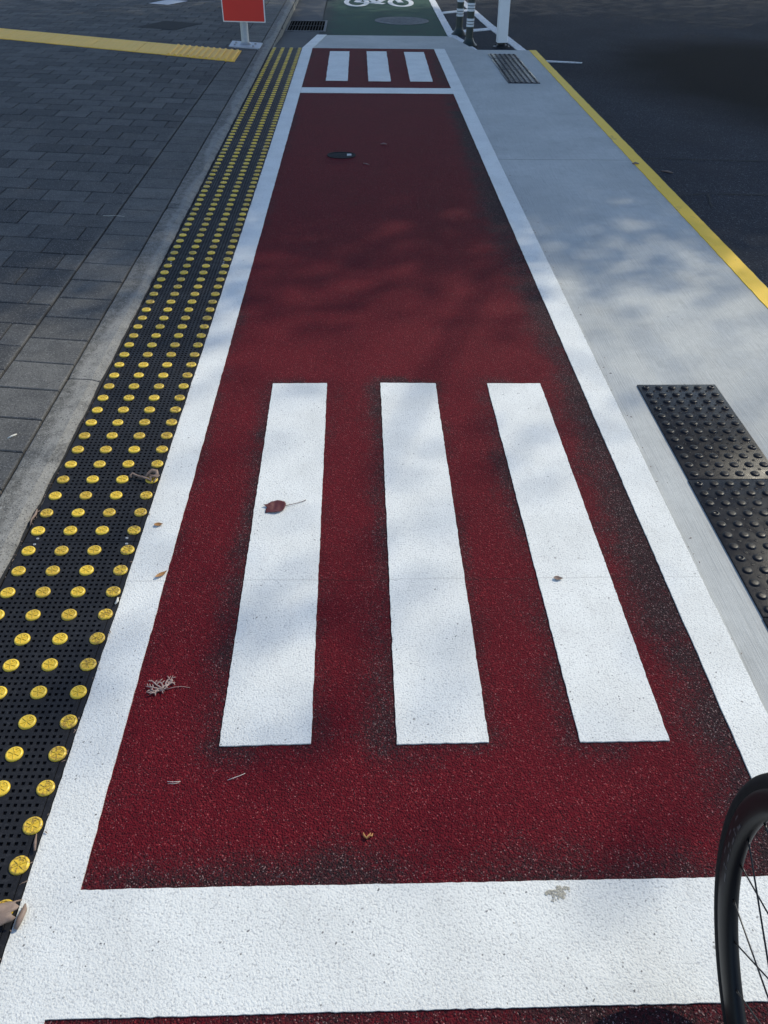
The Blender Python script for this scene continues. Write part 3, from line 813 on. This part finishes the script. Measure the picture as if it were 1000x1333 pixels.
mb = MB(); mb.tube([(.027,.005,.003),(.045,.010,.004),(.062,.018,.003),(.078,.026,.002),(.090,.036,.0015)], [.0012,.0010,.0009,.0009,.0011], 6); mb.build('stalk', STALK, e, True)
# small oval leaves
def small_leaf(x, y, z, L, rz, m, label, name='fallen_leaf', w=.28, curl=.5, seed=1, roll=0):
    mb = leaf_shape(lambda t: w*math.sin(math.pi*min(1, t**.8*.97+.015))+.004, L, curl, seed, .45)
    o = mb.build(name, m, None, True); o.location = (x, y, z); o.rotation_euler = (roll, 0, rz); tag(o, label, 'leaf'); return o
small_leaf(-.606, 1.769, ZP+.002, .026, .1, ORANGE, 'tiny orange brown leaf on the white edge line nearest the curled leaf', seed=2)
small_leaf(-.556, 1.557, ZP+.002, .038, .75, ORANGE, 'narrow orange leaf at the red border of the white edge line', w=.17, seed=3)
small_leaf(.533, 1.529, ZP+.002, .026, -.1, BROWN, 'tiny brown leaf on the zebra stripe nearest the rubber tiles', seed=4)
small_leaf(.467, 2.41, ZP+.002, .017, .1, leaf_mat('dark_speck_leaf', (.05,.03,.025), (.09,.06,.05)), 'tiny dark leaf scrap near the far end of the zebra stripe', seed=5) if False else None
# crumpled orange-brown husk on the red
def worm(name, segs, m, loc, label, cat, rads, rz=0):
    mb = MB()
    for pts, r_ in zip(segs, rads): mb.tube(pts, r_, 7)
    o = mb.build(name, m, None, True); o.location = loc; o.rotation_euler.z = rz; tag(o, label, cat); return o
worm('dry_husk', [[(-.008,.008,.003),(-.006,.001,.003),(-.001,-.004,.004),(.004,.002,.005),(.009,.0,.004),(.011,.006,.003)], [(.003,.001,.004),(.007,.006,.006)]], ORANGE, (.003,.797,.001), 'curled orange husk on the red surface near the white band', 'husk', [[.0012,.0022,.0026,.0024,.0022,.001],[.002,.001]])
# curled brown leaf on the mat
segs = [[(-.040,.006,.010),(-.043,.012,.014),(-.037,.017,.017),(-.028,.013,.014),(-.018,.008,.013),(-.006,.002,.014),(.010,-.004,.013),(.020,-.010,.010)],
        [(.000,.000,.012),(.008,.014,.020),(.018,.022,.024),(.030,.020,.022),(.034,.010,.018),(.024,.004,.016),(.012,.010,.018)],
        [(.012,-.006,.010),(.022,.004,.018),(.034,.002,.016),(.038,.014,.012)], [(.020,-.014,.010),(.016,.002,.016),(.006,.010,.012)], [(.026,-.016,.010),(.032,-.004,.014)]]
worm('curled_leaf', segs, BROWN, (-.690,1.985,.004), 'curled dry brown leaf lying on the black mat beside two yellow studs', 'leaf', [[.0022,.003,.0034,.003,.003,.0036,.003,.0012],[.0026,.004,.0055,.006,.005,.004,.002],[.002,.0042,.004,.0015],[.0012,.003,.0016],[.0014,.0022]]).scale = (1.12,1.12,1.0)
# pale crumpled dried leaf with a stalk
rr = random.Random(11); segs = []; rads = []
for a, L in ((128,.052),(112,.050),(100,.036),(60,.055),(74,.05),(168,.042),(190,.034),(205,.03),(330,.02),(232,.03),(45,.035)):
    p0 = Vector((rr.uniform(-.012,.012), rr.uniform(-.010,.006), .004)); pts = [p0]; d = rad(a)
    for k in range(5):
        d += rr.uniform(-.35,.35); pts.append(pts[-1] + Vector((math.cos(d), math.sin(d)*.9, 0))*L/5); pts[-1].z = .003 + rr.uniform(0,.007)
    segs.append(pts); rads.append([.0018,.0030,.0018,.0026,.0014,.0004])
    for k in (2,3,4):
        q = pts[k]; dd = d + rr.choice((-1,1))*1.0; segs.append([q, q+Vector((math.cos(dd),math.sin(dd),.2))*.007, q+Vector((math.cos(dd),math.sin(dd),.0))*.013]); rads.append([.0012,.0016,.0003])
segs.append([(.012,-.002,.003),(.03,.004,.004),(.05,.007,.003),(.075,.003,.002)]); rads.append([.0012,.0009,.0008,.0006])
worm('dried_leaf', segs, PALE, (-.478,1.172,.0), 'pale shrivelled leaf with a thin stalk on the red path', 'leaf', rads).scale = (.85,.85,.8)
# flat curled bark at the left edge
mb = MB(); n1, n2 = 10, 8; vs = []
for i in range(n1+1):
    for j in range(n2+1):
        x = -.085 + .115*i/n1; a = -1.1 + 2.2*j/n2
        taper = 1 if i < n1-1 else .82
        vs.append((x + .006*math.sin(j*1.7), .026*math.sin(a)*taper + .30*x, .017*math.cos(a)*taper + .004 + .002*math.sin(i*1.3+j)))
mb.add(vs, [(i*(n2+1)+j, (i+1)*(n2+1)+j, (i+1)*(n2+1)+j+1, i*(n2+1)+j+1) for i in range(n1) for j in range(n2)])
o = mb.build('bark_piece', TAN, None, True); o.location = (-.672,.648,.012); md = o.modifiers.new('thick','SOLIDIFY'); md.thickness = .0025
tag(o, 'curled tan bark strip over the last stud at the left photo edge', 'bark')
mb = MB(); mb.tube([(0,-.022,.004),(.004,-.006,.009),(.007,.010,.010),(.004,.022,.007)], [.004,.006,.005,.0015], 8); o = mb.build('bark_chip', TAN, None, True); o.location = (-.638,.652,.003); tag(o, 'small upright tan bark chip between mat and white line', 'bark')
# stems and scraps
gs = 'thin dry stems on the red surface'
worm('dry_straw', [[(-.016,.001,.002),(-.004,-.001,.003),(.012,.001,.002)],[(-.014,-.004,.002),(.0,-.005,.003),(.010,-.002,.002)]], CREAM, (-.405,.926,.001), 'short pale straw on the red path, the one closer to the mats', 'straw', [[.0006]*3,[.0004]*3])
worm('dry_straw', [[(-.018,-.008,.002),(-.004,-.003,.003),(.008,.002,.003),(.018,.008,.002)]], CREAM, (-.276,.936,.001), 'pale straw on the red path tilted upward, the one closer to the wheel', 'straw', [[.0006,.0008,.0007,.0005]])
worm('dry_straw', [[(-.05,.0,.021),(-.02,-.01,.023),(.02,-.004,.023),(.07,-.012,.021)]], CREAM, (-1.38,4.40,.0), 'long pale straw lying across the dark pavers', 'straw', [[.0010,.0012,.001,.0008]])
DULL = leaf_mat('dull_scrap', (.16,.08,.08), (.30,.20,.19))
worm('paper_scrap', [[(-.020,.02,.002),(.0,.005,.003),(.02,-.015,.002)]], DULL, (.03,5.48,.001), 'small dull scrap on the far red path beside the iron cover', 'scrap', [[.002,.004,.0015]])
worm('paper_scrap', [[(-.022,.0,.002),(.0,.006,.003),(.02,.0,.002)]], DULL, (.158,5.98,.001), 'tiny pale scrap on the red path farther than the iron cover', 'scrap', [[.003,.006,.002]])
worm('paper_scrap', [[(-.012,-.012,.022),(.0,.0,.024),(.010,.014,.022)]], CREAM, (-1.18,2.215,.0), 'white scrap on the pavers beside the kerb', 'scrap', [[.002,.0035,.002]])
worm('paper_scrap', [[(-.010,.006,.022),(.0,.010,.024),(.008,.0,.022),(.006,-.012,.022)]], CREAM, (-1.60,2.77,.0), 'curved white scrap on the dark pavers at the left', 'scrap', [[.001,.002,.002,.001]])
worm('paper_scrap', [[(-.015,.0,.0),(.01,.005,.002),(.03,-.004,.0)]], CREAM, (2.37,3.93,ZR+.003), 'bright scrap on the asphalt beside the yellow line', 'scrap', [[.003,.004,.002]])
worm('paper_scrap', [[(-.03,.02,.0),(.01,.0,.002),(.04,-.02,.0)]], TAN, (2.11,5.62,ZR+.004), 'pale brown scrap on the asphalt near the long crack', 'scrap', [[.004,.007,.003]])
worm('paper_scrap', [[(0,.012,.012),(.002,0,.013),(-.002,-.01,.011)]], CREAM, (-.651,1.452,.0), 'small white scrap beside a yellow stud at the mat edge', 'scrap', [[.002,.0035,.002]])
worm('leaf_scrap', [[(-.004,.035,.012),(.0,.015,.014),(.004,0,.013)]], BROWN, (-.652,.775,.0), 'thin brown leaf scrap on the mat edge near the last studs', 'scrap', [[.001,.003,.002]])
worm('leaf_scrap', [[(-.006,.04,.006),(.0,.01,.010),(-.006,-.01,.008),(-.002,-.035,.006)],[(-.004,.02,.008),(.006,.03,.009)]], BROWN, (-.976,1.80,.004), 'dry reddish leaf scraps caught between kerb and mat', 'scrap', [[.002,.004,.003,.001],[.002,.001]])
worm('leaf_scrap', [[(-.02,.0,.003),(.0,.004,.004),(.025,-.003,.003)]], TAN, (1.85,5.53,-.001), 'brown smudge of a leaf on the yellow line by the joint', 'scrap', [[.003,.010,.004]])
mb = MB(); rr = random.Random(21)
for k in range(420):
    q = rr.random(); y = .4 + 5.5*rr.random()**1.4
    if q < .62: x, z = -.977 + rr.gauss(0, .006), .005 + rr.uniform(-.004, .004)
    elif q < .80: x, z = -.648 + rr.gauss(0, .004), .006
    elif q < .92: x, z = .936 + abs(rr.gauss(0, .02)), -.003
    else: x, z = -1.109 + rr.gauss(0, .004), .014
    L = rr.uniform(.0015, .006); a = rr.uniform(0, 6.28); d = Vector((math.cos(a), math.sin(a), rr.uniform(-.2,.3)))*L
    mb.tube([Vector((x,y,z))-d, Vector((x,y,z+.001)), Vector((x,y,z))+d], [.0004, rr.uniform(.0007,.0016), .0003], 5, 0 if rr.random() < .6 else 1)
tag(mb.build('fine_grit', [BROWN, TAN]), kind='stuff')
# dried grey splash on the white band
mb = MB(); rr = random.Random(3)
for k in range(150):
    a = rr.uniform(0, 2*math.pi); q = math.sqrt(rr.random()); rmax = .0155*(1 + .35*math.sin(2*a+.6) + .25*math.sin(5*a))
    x, y = q*rmax*math.cos(a), q*rmax*math.sin(a)*.95
    if k > 132: x, y = -.014 - rr.random()*.011, .002 + rr.uniform(-.004,.003)
    r_ = rr.uniform(.0009,.0024); n_ = 7; ph = rr.random()*6
    mb.prism([(x + r_*rr.uniform(.7,1.2)*math.cos(ph+2*math.pi*i_/n_), y + r_*rr.uniform(.7,1.2)*math.sin(ph+2*math.pi*i_/n_)) for i_ in range(n_)], 0, rr.uniform(.0005,.0011))
o = mb.build('dried_splash', plain('dried_mud', (.40,.375,.31), .9, 0, .3, 260, .002)); o.location = (.366,.678,ZP); tag(o, 'grey dried splash on the white band near the bicycle wheel', 'stain')

# ------------------------------------------------------------------ bicycle (front wheel enters the picture)
psi, lean = .0721, -.0731
fw = Vector((math.sin(psi), math.cos(psi), 0)); side = Vector((math.cos(psi), -math.sin(psi), 0))
upv = Vector((0,0,1))*math.cos(lean) + side*math.sin(lean); ax = fw.cross(upv).normalized()
bike = empty('bicycle', (.5949, .3158, 0)); tag(bike, 'black bicycle whose front wheel stands on the white band', 'bicycle')
bike.matrix_world = Matrix(((ax.x, fw.x, upv.x, .5949), (ax.y, fw.y, upv.y, .3158), (ax.z, fw.z, upv.z, 0.004), (0,0,0,1)))
# local axes: x = wheel axis (right), y = forward, z = up
RW = .34
def wheel_parts(y0, hub_w):
    c = Vector((0, y0, RW))
    mb = MB(); n, k = 160, 14; vs = []
    for i in range(n):
        a = 2*math.pi*i/n
        for j in range(k):
            b_ = 2*math.pi*j/k; r_ = RW-.014 + .014*math.cos(b_)
            vs.append(c + Vector((.0138*math.sin(b_), r_*math.cos(a), r_*math.sin(a))))
    mb.add(vs, [(i*k+j, ((i+1)%n)*k+j, ((i+1)%n)*k+(j+1)%k, i*k+(j+1)%k) for i in range(n) for j in range(k)])
    ty = mb.build('tyre', TYRE, bike, True)
    mb = MB(); prof = [(.3205,-.0095),(.3165,-.0118),(.312,-.0128),(.300,-.0132),(.288,-.0118),(.280,-.0080),(.2765,-.003),(.2762,0),(.2765,.003),(.280,.0080),(.288,.0118),(.300,.0132),(.312,.0128),(.3165,.0118),(.3205,.0095)]
    k = len(prof); vs = []
    for i in range(n):
        a = 2*math.pi*i/n
        for r_, x in prof: vs.append(c + Vector((x, r_*math.cos(a), r_*math.sin(a))))
    mb.add(vs, [(i*k+j, ((i+1)%n)*k+j, ((i+1)%n)*k+j+1, i*k+j+1) for i in range(n) for j in range(k-1)])
    rim = mb.build('rim', CARB, bike, True)
    # faint grey lettering-like bars on both rim sides
    mb = MB()
    for base in (-22, 158):
        for q, (w0, full) in enumerate(((2.6,1),(1.3,0),(2.6,1),(2.2,0),(2.6,1),(1.4,0),(2.6,1))):
            a0 = rad(base + q*4.2)
            for (r0, r1, da, wa) in (((.2895,.3085,0,.75),(.2895,.2935,.6,w0),(.3045,.3085,.6,w0)) if full else ((.2895,.3085,.8,.8),(.297,.3005,.8,w0))):
                for sx in (-1, 1):
                    xs = .01345*sx; aa, ab = a0+rad(da), a0+rad(da+wa)
                    v4 = []
                    for a_, r_ in ((aa,r0),(ab,r0),(ab,r1),(aa,r1)):
                        xx = (.0132 - abs(r_-.300)/.012*.0011)*sx*1.012
                        v4.append(c + Vector((xx, r_*math.cos(a_), r_*math.sin(a_))))
                    mb.add(v4, [(0,1,2,3)])
    d = link('decal', mb.mesh('decal', DECAL), rim); md = d.modifiers.new('thick','SOLIDIFY'); md.thickness = .0003
    mb = MB(); MX = Matrix.Translation(c) @ Matrix.Rotation(math.pi/2, 4, 'Y')
    h = hub_w/2; mb.lathe([(.006,-h-.006),(.010,-h),(.012,-h+.01),(.021,-h+.014),(.021,-h+.018),(.012,-h+.024),(.011,0),(.012,h-.024),(.021,h-.018),(.021,h-.014),(.012,h-.01),(.010,h),(.006,h+.006)], 18, M=MX, capb=True)
    hub = mb.build('hub', BLACK, bike, True)
    for i in range(24):
        sd = 1 if i % 2 else -1; a = 2*math.pi*i/24 + .06; ah = a + (1 if (i//2) % 2 else -1)*.45
        p = c + Vector((.0015*sd, .277*math.cos(a), .277*math.sin(a))); q = c + Vector(((h-.016)*sd, .019*math.cos(ah), .019*math.sin(ah)))
        mb = MB(); d_ = (q-p); mb.tube([p, p+d_*.045, p+d_*.05, q], [.0020,.0020,.0014,.0014], 6); mb.build('spoke', SPOKE, bike, True)
wheel_parts(0, .10); wheel_parts(-.985, .135)
A = Vector((0,0,RW)); Brr = Vector((0,-.985,RW)); BB = Vector((0,-.575,.272)); HT = Vector((0,-.205,.855)); HB = Vector((0,-.155,.715)); ST = Vector((0,-.735,.80))
fr = MB(); fr.tube([HB, BB], [.020,.024], 14); fr.tube([HT-Vector((0,.01,.03)), ST-Vector((0,0,.02))], [.016,.014], 12); fr.tube([BB, ST], [.018,.016], 12); fr.tube([HB-Vector((0,-.003,.01)), HT], [.021,.018], 14)
for s in (-1, 1):
    fr.tube([BB+Vector((.03*s,-.03,0)), Brr+Vector((.066*s,0,0))], [.011,.008], 8); fr.tube([ST+Vector((.012*s,0,-.06)), Brr+Vector((.066*s,0,.005))], [.008,.007], 8)
MXb = Matrix.Translation(BB) @ Matrix.Rotation(math.pi/2, 4, 'Y'); fr.lathe([(.022,-.04),(.022,.04)], 16, M=MXb, capb=True)
fr.build('frame', FRAMEP, bike, True)
fk = MB(); fk.tube([HB-Vector((0,-.006,.02)), HB-Vector((0,-.012,.055))], [.019,.024], 12)
for s in (-1, 1): fk.tube([HB+Vector((.020*s,.012,-.05)), HB+Vector((.042*s,.03,-.10)), Vector((.050*s,-.07,.52)), A+Vector((.052*s,0,0))], [.014,.014,.012,.008], 10)
fk.build('fork', FRAMEP, bike, True)
hb = MB(); st_ = HT+Vector((0,.045,.10)); hb.tube([HT, HT+Vector((0,-.01,.08)), st_], [.015,.016,.015], 10)
hb.tube([st_+Vector((-.20,0,0)), st_+Vector((.20,0,0))], .0145, 10)
for s in (-1, 1): hb.tube([st_+Vector((.19*s,0,0)), st_+Vector((.21*s,-.012,.006)), st_+Vector((.25*s,-.03,.008))], .0155, 10)
hb.build('handlebar', BLACK, bike, True)
sa = MB(); sa.tube([ST, ST+Vector((0,-.05,.16))], .0135, 10); sa.build('seat_post', BLACK, bike, True)
sa = MB(); cs = ST+Vector((0,-.05,.175)); vs = []; prof = [(-.14,.072,.0),(-.10,.075,.006),(-.03,.05,.004),(.05,.025,.0),(.12,.018,-.004),(.135,.010,-.008)]
for y_, w_, z_ in prof:
    for j in range(12):
        a = 2*math.pi*j/12; vs.append(cs+Vector((w_*math.cos(a), y_, z_ + (.016*math.sin(a) if math.sin(a) > 0 else .03*math.sin(a)))))
sa.add(vs, [(i*12+j,(i+1)*12+j,(i+1)*12+(j+1)%12,i*12+(j+1)%12) for i in range(5) for j in range(12)] + [tuple(range(12)), tuple(60+j for j in range(12))]); sa.build('saddle', SADDLE, bike, True)
ck = MB(); MXc = Matrix.Translation(BB+Vector((.05,0,0))) @ Matrix.Rotation(math.pi/2, 4, 'Y'); ck.lathe([(.098,-.0015),(.098,.0015),(.07,.002),(.066,-.001)], 40, M=MXc, capb=True)
for s in (-1, 1):
    ck.tube([BB+Vector((.06*s,0,0)), BB+Vector((.072*s,.165*s,-.02*s))], [.014,.011], 8); ck.box(.07*s-.0+(-.0 if s>0 else -.09), .07*s+(.09 if s>0 else 0), BB.y+.165*s-.04, BB.y+.165*s+.04, BB.z-.02*s-.01, BB.z-.02*s+.01, bottom=True)
ck.build('crankset', BLACK, bike)

# ------------------------------------------------------------------ shade trees beyond the top of the frame
SUN_AZ, SUN_EL = rad(50), rad(41)     # azimuth clockwise from +y
Ldir = Vector((math.sin(SUN_AZ)*math.cos(SUN_EL), math.cos(SUN_AZ)*math.cos(SUN_EL), math.sin(SUN_EL)))
LEAFG = leaf_mat('tree_leaf', (.035,.075,.018), (.07,.12,.03), 1); BARK = plain('tree_bark', (.11,.09,.07), .9, 0, .3, 12, .01)
rng = np.random.default_rng(5)
def density(gx, gy):
    """leaf layers wanted between the sun and this spot of ground"""
    n1 = noise.noise(Vector((gx*1.5, gy*1.1, 2.2))); n2 = noise.noise(Vector((gx*.55, gy*.5, 7.7))); n3 = noise.noise(Vector((gx*3.2, gy*2.4, 4.1)))
    Bd = 3.62 + .20*gx + .22*n2 + .10*n1
    s = sstep(-.8, .9, gy - Bd)
    dap = max(0, .16 + 1.1*sstep(-.02, .48, n1*.8 + n2*.35 + n3*.15))
    return s*(2.6 + 1.6*sstep(.3,1.6,gy-Bd)) + (1-s)*dap*.55
def tree(loc, crown_c, semi, n_leaf, seed, label, name='shade_tree'):
    e = empty(name, loc); tag(e, label, 'tree')
    rr = random.Random(seed); base = Vector(loc); C = Vector(crown_c)
    mb = MB(); top = C - base + Vector((0,0,-1.0))
    pts = [Vector((0,0,0)) , Vector((.05,.03,.5)), top*.3+Vector((.1,0,.4)), top*.65, top]; mb.tube(pts, [.34,.25,.21,.17,.09], 12)
    for k in range(11):
        a = 2*math.pi*k/11 + rr.uniform(-.2,.2); st = top*(.55+.4*rr.random()); en = C - base + Vector((math.cos(a)*semi[0]*.75, math.sin(a)*semi[1]*.75, rr.uniform(-.3,.5)*semi[2]))
        mid = (st+en)/2 + Vector((rr.uniform(-.4,.4), rr.uniform(-.4,.4), .5)); mb.tube([st, mid, en], [.07,.035,.012], 7)
        for q in range(3):
            e2 = en + Vector((rr.uniform(-1,1), rr.uniform(-1,1), rr.uniform(-.5,.8)))*1.3; mb.tube([mid+(en-mid)*rr.random(), e2], [.014,.005], 5)
    mb.build('trunk', BARK, e, True)
    # leaves: points in the crown, thinned where light reaches the ground
    P = []; cnt = 0
    while len(P) < n_leaf and cnt < n_leaf*12:
        cnt += 1
        v = rng.normal(size=3); v /= np.linalg.norm(v); r_ = rng.random()**.40
        p = (C.x+v[0]*r_*semi[0], C.y+v[1]*r_*semi[1], C.z+v[2]*r_*semi[2])
        k = p[2]/Ldir.z; gx, gy = p[0]-Ldir.x*k, p[1]-Ldir.y*k
        if gx < -9 or gx > 12 or gy > 19: d = 1.2
        else: d = density(gx, gy)
        if rng.random()*4.2 < d: P.append(p)
    P = np.array(P) - np.array(loc); n = len(P)
    U = rng.normal(size=(n,3)); U[:,2] *= .45; U /= np.linalg.norm(U, axis=1)[:,None]
    W = np.cross(U, rng.normal(size=(n,3))); W /= np.linalg.norm(W, axis=1)[:,None]
    S = rng.uniform(.085,.135,size=(n,1))
    v0 = P; v1 = P+U*S*.45+W*S*.36; v2 = P+U*S; v3 = P+U*S*.45-W*S*.36
    V = np.stack([v0,v1,v2,v3],1).reshape(-1,3); F = np.arange(4*n)
    me = bpy.data.meshes.new('crown'); me.vertices.add(4*n); me.vertices.foreach_set('co', V.astype('f').ravel())
    me.loops.add(4*n); me.loops.foreach_set('vertex_index', F.astype('i')); me.polygons.add(n); me.polygons.foreach_set('loop_start', (np.arange(n)*4).astype('i'))
    try: me.polygons.foreach_set('loop_total', np.full(n, 4, 'i'))
    except Exception: pass
    me.update(); me.validate(); me.materials.append(LEAFG); link('crown', me, e)
def over(gx, gy, h): k = h/Ldir.z; return (gx+Ldir.x*k, gy+Ldir.y*k, h)
c1 = over(.2, 6.8, 9.0); c2 = over(-5.5, 11.5, 9.5); c3 = over(5.8, 9.8, 9.0)
tree((9.0,16.2,ZR), c1, (6.8,6.6,3.0), 100000, 1, 'broad leafy tree whose crown shades the middle of the path')
tree((c2[0]+.5,19.5,ZR), c2, (6.5,6.5,3.0), 45000, 2, 'tall leafy tree shading the far footpath')
tree((14.5,17.0,ZR), c3, (6.2,7.0,2.6), 60000, 3, 'leafy tree across the road shading the asphalt')

# ------------------------------------------------------------------ light, sky, camera
w = bpy.data.worlds.new('World'); SC.world = w; w.use_nodes = True
nt = w.node_tree; bg = nt.nodes['Background']; sky = nt.nodes.new('ShaderNodeTexSky'); sky.sky_type = 'NISHITA'; sky.sun_disc = False
sky.sun_elevation = SUN_EL; sky.sun_rotation = SUN_AZ; sky.ozone_density = 1.6; sky.air_density = 1.0; sky.dust_density = .6
nt.links.new(sky.outputs[0], bg.inputs['Color']); bg.inputs['Strength'].default_value = .15
sl = bpy.data.lights.new('sun', 'SUN'); sl.energy = 2.5; sl.angle = rad(.53); sl.color = (1.0,.93,.76)
so = bpy.data.objects.new('sun', sl); COL.objects.link(so); so.rotation_euler = (-Ldir).to_track_quat('-Z', 'Y').to_euler()
cam = bpy.data.cameras.new('camera'); co = bpy.data.objects.new('camera', cam); COL.objects.link(co)
p_, y_, r_, F_ = 6.86544414e-01, 3.34195799e-02, 1.51854491e-02, 1014.17435
f = Vector((math.sin(y_)*math.cos(p_), math.cos(y_)*math.cos(p_), -math.sin(p_)))
rt = Vector((math.cos(y_), -math.sin(y_), 0)); up = rt.cross(f)
c_, s_ = math.cos(r_), math.sin(r_)
rt, up = rt*c_ + up*s_, -rt*s_ + up*c_
co.matrix_world = Matrix(((rt.x,up.x,-f.x,0),(rt.y,up.y,-f.y,0),(rt.z,up.z,-f.z,1.5),(0,0,0,1)))
cam.sensor_fit = 'VERTICAL'; cam.sensor_height = 24; cam.lens = 24*F_/1333.33; cam.clip_start = .02; cam.clip_end = 500
SC.camera = co
SC.view_settings.view_transform = 'Standard'; SC.view_settings.look = 'None'; SC.view_settings.exposure = .48; SC.view_settings.gamma = 1
